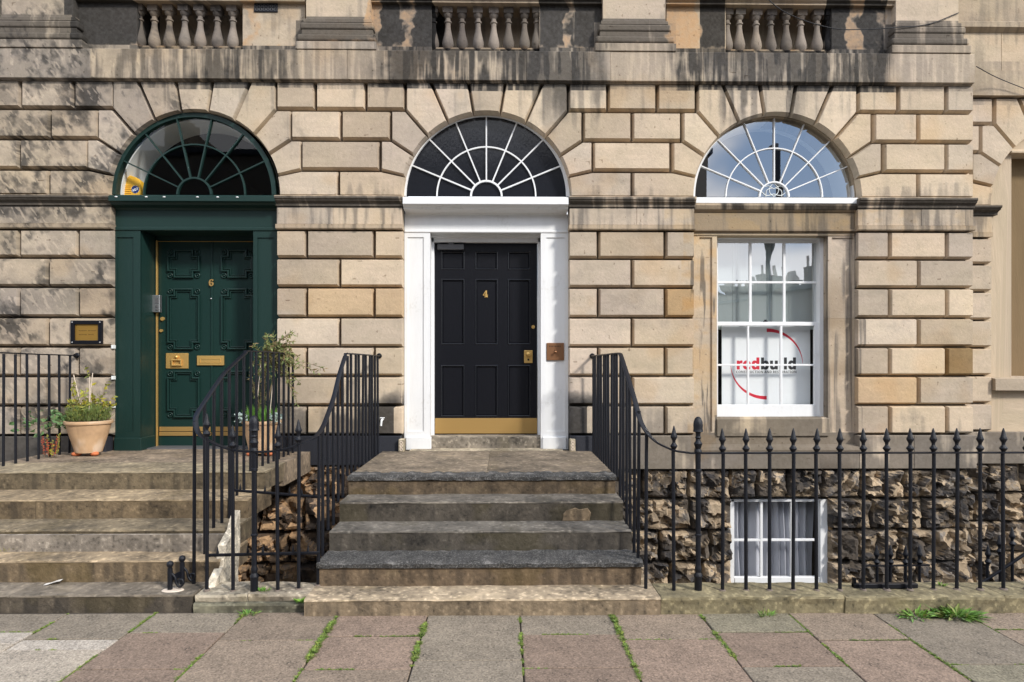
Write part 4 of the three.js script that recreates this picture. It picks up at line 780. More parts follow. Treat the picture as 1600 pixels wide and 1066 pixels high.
{
  const zf = [2.69, 2.43, 2.17, 1.81, 1.38], Rr = -2.12, L = -4.95;
  const sp = [[[-3.43], 1], [[], 2], [[-3.86], 3], [[-3.88], 4], [[], 5]];
  const tc = [[0.36, 0.32, 0.27], [0.62, 0.50, 0.35], [0.44, 0.37, 0.26], [0.62, 0.50, 0.34], [0.58, 0.50, 0.36]];
  const rr = [X(300, 2.69), -2.10, -2.12, -2.13, -2.14];
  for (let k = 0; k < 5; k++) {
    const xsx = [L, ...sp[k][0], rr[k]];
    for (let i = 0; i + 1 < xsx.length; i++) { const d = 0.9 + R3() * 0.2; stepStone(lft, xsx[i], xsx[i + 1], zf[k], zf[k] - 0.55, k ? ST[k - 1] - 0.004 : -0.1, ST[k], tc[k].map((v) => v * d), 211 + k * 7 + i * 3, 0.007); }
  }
  for (const [a, b, s] of [[L, -3.3, 41], [-3.297, -2.14, 42]]) obj('platt_slab', tint(boxUV(beam([[-0.55, ST[4] - 0.22], [0.9, ST[4] - 0.22], [0.9, ST[4] - 0.002], [-0.55, ST[4]]], a, b, 20, 0.003, s), rng(s)), 0.60, 0.49, 0.38), M.step, lft);
  obj('stair_core', tint(boxUV(box(L, Rr - 0.03, -2.3, ST[0] - 0.02, 2.11, 2.5)), 0.6, 0.55, 0.5), M.step, lft);
  obj('stair_core', tint(boxUV(box(L, Rr - 0.02, ST[0] - 0.03, ST[2] - 0.03, 2.08, 2.2)), 0.6, 0.55, 0.5), M.step, lft);
  // patched cream render on the flank of the steps
  const s = new THREE.Shape([[2.62, -0.6], [2.60, 0.05], [2.50, 0.16], [2.40, 0.22], [2.36, 0.36], [2.20, 0.44], [2.16, 0.50], [2.10, 0.56], [2.10, 0.30], [2.14, 0.1], [2.11, -0.2], [2.12, -0.6]].map(([a, b]) => new THREE.Vector2(a, b)));
  const g = new THREE.ExtrudeGeometry(s, { depth: 0.05, bevelEnabled: true, bevelThickness: 0.006, bevelSize: 0.006, bevelSegments: 2 }); g.rotateY(-Math.PI / 2); g.translate(Rr + 0.04, 0, 0);
  obj('render_patch', boxUV(g), M.render, lft);
}
// ------------------------------------------------------------------ area, kerbs, ground
{
  const a = thing('area_wall', 'stone retaining wall of the sunken basement area behind the kerb', 'wall');
  obj('retaining_wall', tint(boxUV(merge([box(X(1033, 2.8), 7.2, -2.3, -0.01, 2.52, 2.82), box(-2.09, -1.33, -2.3, -0.01, 2.5, 2.7)])), 0.5, 0.46, 0.4), M.step, a);
  const f = obj('area_floor', tint(boxUV(box(-6, 7.5, -2.4, -2.3, -0.02, 2.8)), 0.5, 0.48, 0.44), M.step); f.userData.kind = 'structure';
}
const K1 = thing('railing_kerb', 'cracked layered stone kerb between the two flights of steps', 'kerb');
obj('lower_stone', tint(boxUV(beam(nose(2.715, 2.45, -0.05, 0.062), X(303, 2.7), -1.345, 14, 0.008, 51)), 0.42, 0.42, 0.33), M.step, K1);
obj('upper_stone', tint(boxUV(beam(nose(2.70, 2.45, 0.064, 0.118), X(304, 2.7), X(386, 2.7), 12, 0.014, 52)), 0.95, 0.88, 0.74), M.step, K1);
obj('upper_stone', tint(boxUV(beam(nose(2.69, 2.45, 0.064, 0.114), X(387, 2.7), -1.35, 12, 0.016, 53)), 0.95, 0.86, 0.72), M.step, K1);
const K2 = thing('railing_kerb', 'long low mossy stone kerb carrying the straight railing on the right', 'kerb');
[[X(1033.5, 2.8), X(1320, 2.8), 0.12, 54, 2.80], [X(1321, 2.8), X(1570, 2.8), 0.115, 55, 2.81], [X(1571, 2.8), 7.2, 0.12, 56, 2.80]].forEach(([a, b, h, s, z]) => obj('kerb_stone', tint(boxUV(beam(nose(z, 2.52, -0.05, h), a, b, 44, 0.012, s, 'x', 2), rng(s)), 0.50, 0.45, 0.29), M.step, K2));
// paving
const pave = new THREE.Group(); pave.name = 'pavement'; scene.add(pave); pave.userData.kind = 'structure';
obj('joint_bed', boxUV(box(-9, 9, -0.08, -0.012, 2.5, 6.6)), M.soil, pave);
const RP = rng(5);
const red = [0.212, 0.160, 0.125], gry = [0.200, 0.174, 0.138], brn = [0.212, 0.170, 0.131], olv = [0.19, 0.175, 0.128], pal = [0.37, 0.33, 0.275], wht = [0.36, 0.33, 0.29];
const zy = (py) => DIST - EYE * FOCAL / (py - 570);
const colX = [-8.4, -7.8, -7.2, -6.6, -6.0, -5.4, -4.8, -4.2, -3.6, -3.0, -2.4, -1.78, -1.135, -0.52, 0.11, 0.743, 1.35, 1.96, 2.54, 3.17, 3.78, 4.4, 5.0, 5.6, 6.2, 6.8, 7.4, 8.0];
const colZ = { '-3.6': [[984, gry], [1002, wht], [1200, pal]], '-3': [[995, gry], [1012, wht], [1200, pal]], '-2.4': [[986, gry], [1043, red], [1200, red]], '-1.78': [[999, brn], [1150, brn]], '-1.135': [[993, red], [1045, red], [1200, brn]], '-0.52': [[1032, gry], [1200, gry]], '0.11': [[992, gry], [1045, red], [1200, red]], '0.743': [[1001, brn], [1120, red]], '1.35': [[990, olv], [1044, red], [1200, gry]], '1.96': [[1003, brn], [1150, red]], '2.54': [[1043, gry], [1200, olv]], '3.17': [[988, brn], [1090, brn]] };
const joints = [];
const slabs = [];
for (let k = 0; k + 1 < colX.length; k++) {
  const x0 = colX[k], x1 = colX[k + 1], list = []; let z = 2.72;
  for (const [py, c] of colZ[String(x0)] || [[990 + RP() * 30, RP() < 0.5 ? red : gry], [1045 + RP() * 40, RP() < 0.5 ? red : brn]]) { const z1 = zy(py); list.push([z, z1, c]); z = z1; }
  while (z < 6.3) { const z1 = z + 0.75 + RP() * 0.2; list.push([z, z1, [red, gry, brn, olv][Math.floor(RP() * 4)]]); z = z1; }
  for (const [a, b, c] of list) {
    const v = 0.9 + RP() * 0.22, e = 0.004 + RP() * 0.002;
    let g = frustum([[x0 + e, -b + e], [x1 - e, -b + e], [x1 - e, -a - e], [x0 + e, -a - e]], 0.004, (RP() - 0.5) * 0.006, 0.05, 0.004); g.rotateX(-Math.PI / 2);
    const o = obj('paving_slab', tint(boxUV(g, RP), c[0] * v * 1.78, c[1] * v * 1.70, c[2] * v * 1.62), M.flag, pave);
    joints.push([x0, a, x0, b, 1], [x0, b, x1, b, 0]);
  }
}
{
  const rd = obj('road', boxUV(box(-80, 80, -0.3, -0.13, 6.75, 90)), M.asphalt); rd.userData.kind = 'structure';
  const kb = obj('street_kerb', tint(boxUV(rbox(-40, 40, -0.25, -0.005, 6.6, 6.76, 0.012)), 0.8, 0.78, 0.72), M.step); kb.userData.kind = 'structure';
  const fp = obj('far_pavement', tint(boxUV(box(-40, 40, -0.2, -0.02, 24, 27.9)), 0.3, 0.27, 0.24), M.flag); fp.userData.kind = 'structure';
}
console.log('ground built');

// ------------------------------------------------------------------ ironwork
const barGeo = new THREE.CylinderGeometry(0.0125, 0.0125, 1, 10); barGeo.translate(0, 0.5, 0);
const lathe = (pr, n = 12) => new THREE.LatheGeometry(pr.map(([r, y]) => new THREE.Vector2(r, y)), n);
const finGeo = (() => { const g = lathe([[0.0125, 0], [0.0125, 0.01], [0.016, 0.014], [0.024, 0.026], [0.026, 0.033], [0.017, 0.045], [0.011, 0.055], [0.012, 0.07], [0.024, 0.093], [0.0245, 0.098], [0.017, 0.115], [0.010, 0.15], [0.004, 0.172], [0.0001, 0.176]]); return toCreasedNormals(g, 0.6); })();
const spikeGeo = lathe([[0.007, 0], [0.0095, 0.01], [0.005, 0.04], [0.0001, 0.062]], 8);
const urnGeo = (() => { const g = lathe([[0.017, 0], [0.026, 0.008], [0.024, 0.02], [0.017, 0.03], [0.024, 0.05], [0.030, 0.068], [0.018, 0.085], [0.016, 0.10], [0.022, 0.11], [0.016, 0.12], [0.018, 0.145], [0.036, 0.152], [0.034, 0.160], [0.032, 0.17], [0.0335, 0.195], [0.031, 0.22], [0.022, 0.245], [0.010, 0.256], [0.0001, 0.258]], 18); return toCreasedNormals(g, 0.5); })();
const newelGeo = (h) => { const g = lathe([[0.026, 0], [0.026, 0.10], [0.030, 0.108], [0.030, 0.118], [0.020, 0.14], [0.024, 0.165], [0.018, 0.19], [0.018, h * 0.4], [0.024, h * 0.405], [0.024, h * 0.415], [0.018, h * 0.42], [0.018, h * 0.86], [0.023, h * 0.865], [0.023, h * 0.88], [0.018, h * 0.885], [0.018, h]], 14); return toCreasedNormals(g, 0.5); };
const V3 = (x, y, z) => new THREE.Vector3(x, y, z);
const RB = rng(99);
function bar(parent, x, y0, y1, z, lean = 0) { const m = obj('bar', barGeo, M.iron, parent); m.position.set(x, y0, z); m.scale.set(1, y1 - y0, 1); m.rotation.set((RB() - 0.5) * 0.010, 0, (RB() - 0.5) * 0.014 + lean); return m; }
const socketGeo = new THREE.CylinderGeometry(0.019, 0.024, 0.012, 12);
function socket(parent, x, y, z) { const m = obj('lead_socket', socketGeo, M.lead, parent); m.position.set(x, y, z); m.scale.set(0.85 + RB() * 0.4, 1, 0.85 + RB() * 0.4); }
function finial(parent, x, y, z, geo = finGeo, name = 'finial') { const m = obj(name, geo, M.iron, parent); m.position.set(x, y, z); m.rotation.set((RB() - 0.5) * 0.05, RB() * 6, (RB() - 0.5) * 0.05); return m; }
function strap(pts, w = 0.034, t = 0.013, n = 100, tension = 0.5) {  // flat handrail swept along a curve, flat side up
  const c = new THREE.CatmullRomCurve3(pts, false, 'catmullrom', tension), s = new Soup(), ring = [];
  for (let i = 0; i <= n; i++) {
    const p = c.getPointAt(i / n), T = c.getTangentAt(i / n), side = new THREE.Vector3().crossVectors(T, V3(0, 1, 0)).normalize(), up = new THREE.Vector3().crossVectors(side, T).normalize(), r = [];
    for (const [a, b] of [[-1, -0.6], [-1, 0.5], [-0.55, 1], [0.55, 1], [1, 0.5], [1, -0.6], [0.6, -1], [-0.6, -1]]) r.push(p.clone().addScaledVector(side, a * w / 2).addScaledVector(up, b * t / 2).toArray());
    ring.push(r);
  }
  for (let i = 0; i < n; i++) for (let k = 0; k < 8; k++) { const j = (k + 1) % 8; s.q(ring[i][k], ring[i + 1][k], ring[i + 1][j], ring[i][j]); }
  for (const r of [ring[0], ring[n]]) for (let k = 1; k < 7; k++) s.t(r[0], r[k], r[k + 1]);
  return toCreasedNormals(s.geo(), 0.6);
}
const interpY = (pts, z) => { for (let i = 1; i < pts.length; i++) { const a = pts[i - 1], b = pts[i]; if ((z - a[0]) * (z - b[0]) <= 0) return a[1] + (b[1] - a[1]) * (z - a[0]) / (b[0] - a[0] || 1e-6); } return pts[pts.length - 1][1]; };
const treadY = (z, zf) => { for (let k = 4; k >= 0; k--) if (z < zf[k]) return ST[k]; return 0; };
const zfM = [2.80, 2.54, 2.24, 1.93, 1.63], zfL = [2.69, 2.43, 2.17, 1.81, 1.38];
function wallEnd(parent, x, y) { const s = lathe([[0.0001, 0], [0.03, 0], [0.03, 0.008], [0.016, 0.012], [0.016, 0.05]], 12); s.rotateX(Math.PI / 2); s.translate(x, y, 0.002); return obj('wall_fixing', s, M.iron, parent); }

// U-shaped railing round the area between the two flights
const RA = thing('area_railing', 'black iron railing sweeping round the gap between the two flights of steps', 'railing');
{
  const LX = -2.30, RX = -1.385, topM = 1.812, topL = 1.836;
  const zF = 2.62;
  const left = [[0.02, topL - 0.01], [0.6, topL], [1.40, topL], [1.52, topL - 0.04], [1.9, 1.65], [2.25, 1.44], [2.42, 1.33]];
  const right = [[0.02, topM], [1.45, topM], [1.53, topM - 0.03], [1.75, 1.63], [1.96, 1.45], [2.15, 1.31], [2.30, 1.225]];
  const curve = [
    V3(LX - 0.02, topL - 0.01, 0.02), V3(LX, topL, 0.7), V3(LX, topL, 1.38), V3(LX + 0.01, topL - 0.02, 1.46), V3(LX + 0.02, 1.65, 1.9), V3(LX + 0.03, 1.45, 2.25), V3(LX + 0.035, 1.33, 2.43), V3(X(309, 2.54), Y(677, 309, 2.54), 2.53), V3(X(330, 2.6), Y(691, 330, 2.6), 2.6), V3(X(362, 2.62), Y(703, 362, 2.62), 2.62), V3(X(398, 2.62), Y(706, 398, 2.62), 2.63), V3(X(434, 2.62), Y(704.5, 434, 2.62), 2.62), V3(X(466, 2.58), Y(695, 466, 2.58), 2.58), V3(X(492, 2.48), Y(683, 492, 2.48), 2.48), V3(RX + 0.02, Y(665, 508, 2.3), 2.3), V3(RX + 0.01, 1.44, 1.98), V3(RX, 1.63, 1.75), V3(RX, topM - 0.02, 1.54), V3(RX, topM, 1.44), V3(RX, topM, 0.02)];
  obj('handrail', strap(curve, 0.036, 0.014, 260, 0.35), M.iron, RA);
  wallEnd(RA, RX, topM);
  for (let i = 0; i < 15; i++) { const z = 0.10 + i * 0.155; if (z > 2.35) break; bar(RA, RX + 0.005, treadY(z, zfM) - 0.02, interpY(right, z) - 0.004, z); }
  for (let i = 0; i < 17; i++) { const z = 0.14 + i * 0.152; if (z > 2.36) break; bar(RA, LX + 0.012 * z, treadY(z, zfL) - 0.02, interpY(left, z) - 0.004, z); }
  bar(RA, LX + 0.036, ST[0] - 0.01, 1.305, 2.46);
  for (const [p, f, t, z] of [[323, 925, 700, 2.61], [364, 924, 704, 2.63], [434, 924, 704, 2.63], [466.5, 921, 695, 2.60], [497, 915, 681, 2.52]]) {
    const x = X(p, z), yt = Y(p === 323 ? 686 : t, p, z); bar(RA, x, 0.10, yt, z); socket(RA, x, 0.12, z); if (p !== 497) finial(RA, x, yt + 0.005, z);
  }
  { const x = X(398, 2.62), yt = Y(706, 398, 2.62), g = obj('newel_post', newelGeo(yt - 0.105), M.iron, RA); g.position.set(x, 0.105, 2.63); finial(RA, x, yt, 2.63, urnGeo, 'urn_finial'); }
  // spiked cross rails
  for (const [a, ya, b, yb, z] of [[321, 868, 500, 864, 2.56], [360, 766, 506, 777, 1.75]]) {
    const p = V3(X(a, z), Y(ya, a, z), z), q = V3(X(b, z), Y(yb, b, z), z); obj('cross_rail', strap([p, p.clone().lerp(q, 0.5), q], 0.012, 0.022, 6), M.iron, RA);
    const n = 7; for (let i = 0; i < n; i++) { const v = p.clone().lerp(q, (i + 0.8) / (n + 0.6)); finial(RA, v.x, v.y + 0.006, v.z, spikeGeo, 'spike'); }
  }
  rebase(RA, -1.85, 0.1, 2.6);
}
// railing right of the black door, running on along the kerb
const RR = thing('area_railing', 'black iron railing from the black door down and along the right kerb with spear finials', 'railing');
{
  const SX = 0.99, top = 1.812, yr = Y(708, 1200, 2.67), z = 2.67;
  const prof = [[0.02, top], [1.68, top], [1.78, top - 0.03], [2.0, 1.66], [2.3, 1.48], [2.5, 1.36], [2.6, 1.29]];
  const ex = X(1080, z);
  const curve = [V3(SX, top, 0.02), V3(SX, top, 1.0), V3(SX, top, 1.66), V3(SX, top - 0.025, 1.78), V3(SX, 1.66, 2.0), V3(SX, 1.48, 2.3), V3(SX + 0.005, 1.31, 2.52), V3(SX + 0.04, 1.22, 2.62), V3(SX + 0.10, 1.16, 2.66), V3(X(1053, z), Y(704, 1053, z), z), V3(ex, yr, z)];
  obj('handrail', strap(curve, 0.036, 0.014, 200, 0.35), M.iron, RR);
  obj('top_rail', strap([V3(ex - 0.005, yr, z), V3(4, yr, z), V3(7.1, yr, z)], 0.034, 0.013, 10), M.iron, RR);
  wallEnd(RR, SX, top);
  for (let i = 0; i < 18; i++) { const zz = 0.10 + i * 0.148; if (zz > 2.6) break; bar(RR, SX, treadY(zz, zfM) - 0.02, interpY(prof, zz) - 0.004, zz); }
  bar(RR, SX + 0.025, ST[0] - 0.005, 1.24, 2.61);
  { const x = X(1053, z), yt = Y(704, 1053, z); bar(RR, x, 0.1, yt, z); finial(RR, x, yt, z); }
  { const x = X(1091, z), g = obj('newel_post', newelGeo(yr - 0.11), M.iron, RR); g.position.set(x, 0.11, z); finial(RR, x, yr, z, urnGeo, 'urn_finial'); }
  for (let i = 0; i < 24; i++) { const x = X(1129, z) + i * (X(1568, z) - X(1129, z)) / 12; if (x > 7.05) break; bar(RR, x, 0.105, yr, z); finial(RR, x, yr, z); socket(RR, x, 0.122, z); }
  { const p0 = X(1335, 2.64), p1 = X(1435, 2.64); obj('foot_plate', merge([rbox(p0, p1, 0.115, 0.15, 2.6, 2.64, 0.004), box(p0, p0 + 0.02, 0.11, 0.19, 2.61, 2.63)]), M.iron, RR); }
  rebase(RR, 2.5, 0.1, 2.67);
}
// railing at the left edge
const RL = thing('platt_railing', 'short black railing on the landing left of the green door', 'railing');
{
  const x = -4.76, top = 1.82;
  obj('handrail', strap([V3(x + 0.04, top - 0.005, 0.02), V3(x, top, 0.5), V3(x, top, 1.4), V3(x, top - 0.1, 1.6), V3(x, 1.3, 2.4)], 0.034, 0.013, 60), M.iron, RL);
  wallEnd(RL, x + 0.04, top - 0.005);
  for (let i = 0; i < 15; i++) { const z = 0.10 + i * 0.155; if (z > 2.3) break; bar(RL, x + 0.02, treadY(z, zfL) - 0.02, z < 1.45 ? top - 0.004 : z < 1.6 ? top - 0.06 : top - 0.1 - (z - 1.6) * 0.52, z); }
  rebase(RL, x, LAND, 0.7);
}
// low spiked gate rail inside the area and the area stair rail
const RG = thing('area_stair_railing', 'low spiked iron railing down in the basement area behind the kerb railing', 'railing');
{
  const z = 1.7, pts = [[1350, 884], [1390, 884], [1452, 883]];
  const v = pts.map(([a, b]) => V3(X(a, z), Y(b, a, z), z)); obj('top_rail', strap(v, 0.03, 0.014, 10), M.iron, RG);
  for (const p of [1370, 1392, 1415, 1437]) { const x = X(p, z), y = Y(884, p, z); bar(RG, x, -0.9, y, z); finial(RG, x, y, z); }
  const w = [[1528, 914], [1565, 890], [1610, 860]].map(([a, b]) => V3(X(a, z), Y(b, a, z), z)); obj('sloping_rail', strap(w, 0.034, 0.02, 10), M.iron, RG);
  for (const [p, q] of [[1544, 880], [1562, 864], [1582, 852]]) { const x = X(p, z), y = Y(q, p, z); bar(RG, x, -0.9, y, z); finial(RG, x, y - 0.02, z); }
  obj('area_stair', tint(boxUV(merge([0, 1, 2, 3, 4, 5, 6].map((i) => box(X(1340, z) + i * 0.27, X(1340, z) + i * 0.27 + 0.3, -2.3, -2.1 + i * 0.17, 1.2, 1.9)))), 0.4, 0.38, 0.34), M.step, RG);
}
// boot scraper
const BS = thing('boot_scraper', 'small black iron boot scraper with two ball-topped posts on the bottom step', 'boot scraper');
{
  const a = V3(X(265.5, 2.60), ST[0], 2.60), b = V3(X(284.5, 2.47), ST[0], 2.47);
  const post = lathe([[0.017, 0], [0.017, 0.155], [0.012, 0.162], [0.020, 0.172], [0.024, 0.186], [0.019, 0.202], [0.0001, 0.211]], 12);
  for (const p of [a, b]) {
    const m = obj('post', post, M.iron, BS); m.position.copy(p);
    const sc = new THREE.TubeGeometry(new THREE.CatmullRomCurve3([V3(0.012, 0.12, 0), V3(0.035, 0.09, 0), V3(0.045, 0.05, 0), V3(0.068, 0.025, 0), V3(0.09, 0.045, 0), V3(0.085, 0.075, 0), V3(0.06, 0.07, 0), V3(0.063, 0.05, 0)]), 40, 0.009, 6); const q = obj('scroll', sc, M.iron, BS); q.position.copy(p);
  }
  const bl = box(-0.004, 0.004, 0.06, 0.10, 0, a.distanceTo(b)); const m = obj('scraper_blade', bl, M.iron, BS); m.position.copy(b); m.rotation.y = Math.atan2(a.x - b.x, a.z - b.z);
  const lead = new THREE.CylinderGeometry(0.052, 0.06, 0.006, 16); lead.scale(1.3, 1, 0.8); const l = obj('mortar_patch', lead, M.cane, BS); l.position.set(a.x + 0.02, ST[0] + 0.004, a.z);
  rebase(BS, (a.x + b.x) / 2, ST[0], (a.z + b.z) / 2);
}
console.log('ironwork built');

// ------------------------------------------------------------------ lettering and fittings
const font = await new FontLoader().loadAsync('fonts/droid/droid_serif_bold.typeface.json');
const num = (t, px, py, z, h) => { const g = new TextGeometry(t, { font, size: h, depth: 0.006, bevelEnabled: true, bevelThickness: 0.002, bevelSize: 0.0015, bevelSegments: 2, curveSegments: 6 }); g.computeBoundingBox(); const b = g.boundingBox; g.translate(-(b.min.x + b.max.x) / 2 + X(px, z), -(b.min.y + b.max.y) / 2 + Y(py, px, z), z); return g; };
tag(obj('door_number', num('6', 330, 442, -0.406, 0.078), M.brassDull), 'brass number 6 on the green door', 'number');
tag(obj('door_number', num('4', 758.5, 459.5, doorZ - 0.013, 0.076), M.brass), 'brass number 4 on the black door', 'number');
function canvasTex(w, h, draw) { const c = document.createElement('canvas'); c.width = w; c.height = h; draw(c.getContext('2d')); const t = new THREE.CanvasTexture(c); t.colorSpace = THREE.SRGBColorSpace; return t; }
{ // brass plaque in a black frame
  const g = thing('name_plaque', 'small brass name plaque in a black frame left of the green doorway', 'plaque');
  const [x0, y0] = P(110.5, 538, 0.02), [x1, y1] = P(159.5, 501, 0.02);
  obj('frame', boxUV(polyRing(rect(x0, x1, y0, y1), 0.042, -0.004, 0.03, 0.004)), M.black, g);
  const t = canvasTex(512, 384, (k) => { k.fillStyle = '#a4803c'; k.fillRect(0, 0, 512, 384); for (let i = 0; i < 900; i++) { k.fillStyle = `rgba(${90 + (i * 37) % 90},${70 + (i * 29) % 60},${20 + (i * 13) % 40},0.10)`; k.fillRect((i * 97) % 512, (i * 53) % 384, 60, 2); } k.fillStyle = '#4a3a1c'; let q = 3; for (const [y, a, b] of [[140, 60, 450], [232, 66, 390]]) for (let x = a; x < b; x += 20) { q = (q * 7 + 5) % 11; if (q === 4) continue; k.fillRect(x, y + (q % 3), 11 - q % 4, 20); } });
  const pg = new THREE.PlaneGeometry(x1 - x0 - 0.08, y1 - y0 - 0.08); pg.translate((x0 + x1) / 2, (y0 + y1) / 2, 0.012); obj('brass_plate', pg, S({ map: t, metalness: 0.55, roughness: 0.45 }), g);
  for (const [a, b] of [[x0, y0], [x1, y0], [x0, y1], [x1, y1]]) { const s = new THREE.SphereGeometry(0.008, 8, 6); s.translate(a + (a === x0 ? 0.02 : -0.02), b + (b === y0 ? 0.02 : -0.02), 0.03); obj('screw', s, M.steel, g); }
  rebase(g, (x0 + x1) / 2, y0, 0);
}
{ // copper bell plate
  const g = thing('bell_plate', 'square copper plate with a bell knob on the right white pilaster', 'plate'), z = -0.165;
  const [x0, y0] = P(854, 563, z), [x1, y1] = P(881, 536, z);
  obj('plate', boxUV(rbox(x0, x1, y0, y1, z - 0.004, z + 0.02, 0.003)), M.copper, g);
  const k = lathe([[0.0001, 0.045], [0.012, 0.042], [0.015, 0.032], [0.008, 0.025], [0.008, 0], [0.02, 0]], 14); k.rotateX(Math.PI / 2); k.translate((x0 + x1) / 2, (y0 + y1) / 2 - 0.005, z + 0.02); obj('bell_knob', k, M.copper, g);
  for (let i = 0; i < 8; i++) obj('engraved_letter', box(x0 + 0.03 + i * 0.017, x0 + 0.03 + i * 0.017 + 0.008, y1 - 0.045, y1 - 0.033, z + 0.019, z + 0.0207), M.black, g);
  rebase(g, (x0 + x1) / 2, y0, z);
}
{ // intercom
  const g = thing('entry_intercom', 'slim silver door intercom beside the green door', 'intercom'), z = -0.33;
  const [x0, y0] = P(237.5, 488, z), [x1, y1] = P(249, 461, z);
  obj('case', boxUV(rbox(x0 - 0.02, x1, y0, y1, -0.385, z, 0.006)), M.steel, g);
  obj('speaker_panel', boxUV(box(x0 + 0.035, x1 - 0.01, y0 + 0.1, y1 - 0.03, z - 0.002, z + 0.003)), M.grey, g);
  for (let i = 0; i < 2; i++) obj('button', boxUV(rbox(x0 + 0.04, x1 - 0.015, y0 + 0.02 + i * 0.035, y0 + 0.045 + i * 0.035, z - 0.002, z + 0.006, 0.003)), M.grey, g);
  rebase(g, x0, y0, z);
}
{ // alarm box behind the left fanlight
  const g = thing('alarm_box', 'yellow alarm box behind the glass of the left fanlight', 'alarm box');
  const z = -0.2, [x0, y0] = P(190, 306, z), [x1, y1] = P(217, 274, z), w = x1 - x0, h = y1 - y0;
  const sh = new THREE.Shape([[0, 0], [w * 0.6, 0], [w, 0], [w * 1.0, h * 0.72], [w * 0.72, h * 0.92], [w * 0.4, h], [0.0, h * 0.65]].map((p) => new THREE.Vector2(...p)));
  const b = new THREE.ExtrudeGeometry(sh, { depth: 0.07, bevelEnabled: true, bevelThickness: 0.012, bevelSize: 0.006, bevelSegments: 3 }); b.translate(x0, y0, z - 0.10); obj('case', boxUV(b), M.yellow, g);
  for (let i = 0; i < 6; i++) obj('louvre', boxUV(rbox(x0 + 0.006, x0 + w * 0.5, y0 + 0.012 + i * 0.021, y0 + 0.020 + i * 0.021, z - 0.02, z - 0.01, 0.003)), M.yellow, g);
  const t = canvasTex(256, 256, (k) => { k.fillStyle = '#e9eef4'; k.fillRect(0, 0, 256, 256); k.fillStyle = '#12306e'; k.beginPath(); for (let i = 0; i < 8; i++) { const a = Math.PI / 8 + i * Math.PI / 4; k.lineTo(128 + 126 * Math.cos(a), 128 + 126 * Math.sin(a)); } k.fill(); k.fillStyle = '#fff'; k.font = 'bold 104px sans-serif'; k.textAlign = 'center'; k.textBaseline = 'middle'; k.fillText('ADT', 128, 134, 200); });
  const p = new THREE.CircleGeometry(w * 0.24, 8); p.rotateZ(Math.PI / 8); p.translate(x0 + w * 0.74, y0 + h * 0.33, z - 0.014); obj('badge', p, S({ map: t, roughness: 0.5 }), g);
  rebase(g, x0, y0, z - 0.05);
}
{ // sign board in the lower sash
  const g = thing('window_sign', 'white sign board with red arcs standing behind the lower sash panes', 'sign'), z = -0.34;
  const [x0, y0] = P(1128, 634, z), [x1, y1] = P(1266, 507, z);
  const t = canvasTex(1024, 942, (k) => {
    const W = 1024, Hh = 942; k.fillStyle = '#dde1e2'; k.fillRect(0, 0, W, Hh);
    const q = (px, py) => [(px - 1128) / 138 * W, (py - 507) / 127 * Hh];
    const arcSweep = (a0, a1, r, w0, w1, c) => { k.fillStyle = '#c3122f'; k.beginPath(); const n = 40; for (let i = 0; i <= n; i++) { const a = a0 + (a1 - a0) * i / n; k.lineTo(c[0] + (r[0]) * Math.cos(a), c[1] + (r[1]) * Math.sin(a)); } for (let i = n; i >= 0; i--) { const a = a0 + (a1 - a0) * i / n, w = w0 + (w1 - w0) * i / n; k.lineTo(c[0] + (r[0] - w) * Math.cos(a), c[1] + (r[1] - w) * Math.sin(a)); } k.fill(); };
    const c = q(1198, 569), r = [56.5 / 138 * W, 55.5 / 127 * Hh];
    arcSweep(-Math.PI / 2, -0.02, r, 42, 3, c); arcSweep(Math.PI / 2, Math.PI - 0.02, r, 42, 3, c);
    k.textBaseline = 'alphabetic'; const [tx, ty] = q(1150, 577), [te] = q(1245, 577); k.font = 'bold 172px sans-serif';
    const wr = k.measureText('red').width, wb = k.measureText('build').width, sc = (te - tx) / (wr + wb);
    k.lineWidth = 9;
    k.save(); k.translate(tx, ty); k.scale(sc, 1); k.fillStyle = k.strokeStyle = '#c3122f'; k.fillText('red', 0, 0); k.strokeText('red', 0, 0); k.fillStyle = k.strokeStyle = '#1c1e22'; k.fillText('build', wr, 0); k.strokeText('build', wr, 0); k.restore();
    k.fillStyle = '#26282c'; k.font = 'bold 40px sans-serif'; const s = 'CONSTRUCTION AND RESTORATION', ww = k.measureText(s).width; k.save(); k.translate(tx, ty + 46); k.scale((te - tx) / ww, 1); k.fillText(s, 0, 0); k.restore();
  });
  obj('board', boxUV(box(x0, x1, y0, y1, z - 0.012, z - 0.001)), M.inner, g);
  const p = new THREE.PlaneGeometry(x1 - x0, y1 - y0); p.translate((x0 + x1) / 2, (y0 + y1) / 2, z + 0.001); obj('printed_face', p, S({ map: t, roughness: 0.6 }), g);
  rebase(g, (x0 + x1) / 2, y0, z);
}
{ // sheer curtain in the basement window
  const z = -0.28, x0 = X(1140, z), x1 = X(1270, z), y0 = -1.2, y1 = Y(778, 1210, z), n = 120, m = 14, pos = [], idx = [];
  for (let j = 0; j <= m; j++) for (let i = 0; i <= n; i++) { const a = i / n, b = j / m; pos.push(x0 + (x1 - x0) * a + 0.01 * Math.sin(b * 5 + a * 9), y0 + (y1 - y0) * b, z + 0.035 * Math.sin(a * 62 + 2.2 * Math.sin(a * 9) + b * 0.8) + 0.02 * Math.sin(a * 23 + b)); }
  for (let j = 0; j < m; j++) for (let i = 0; i < n; i++) { const k = j * (n + 1) + i; idx.push(k, k + 1, k + n + 1, k + 1, k + n + 2, k + n + 1); }
  const g = new THREE.BufferGeometry(); g.setAttribute('position', new THREE.Float32BufferAttribute(pos, 3)); g.setIndex(idx); g.computeVertexNormals();
  tag(obj('sheer_curtain', g, M.sheer), 'white sheer curtain hanging in folds inside the basement window', 'curtain');
}
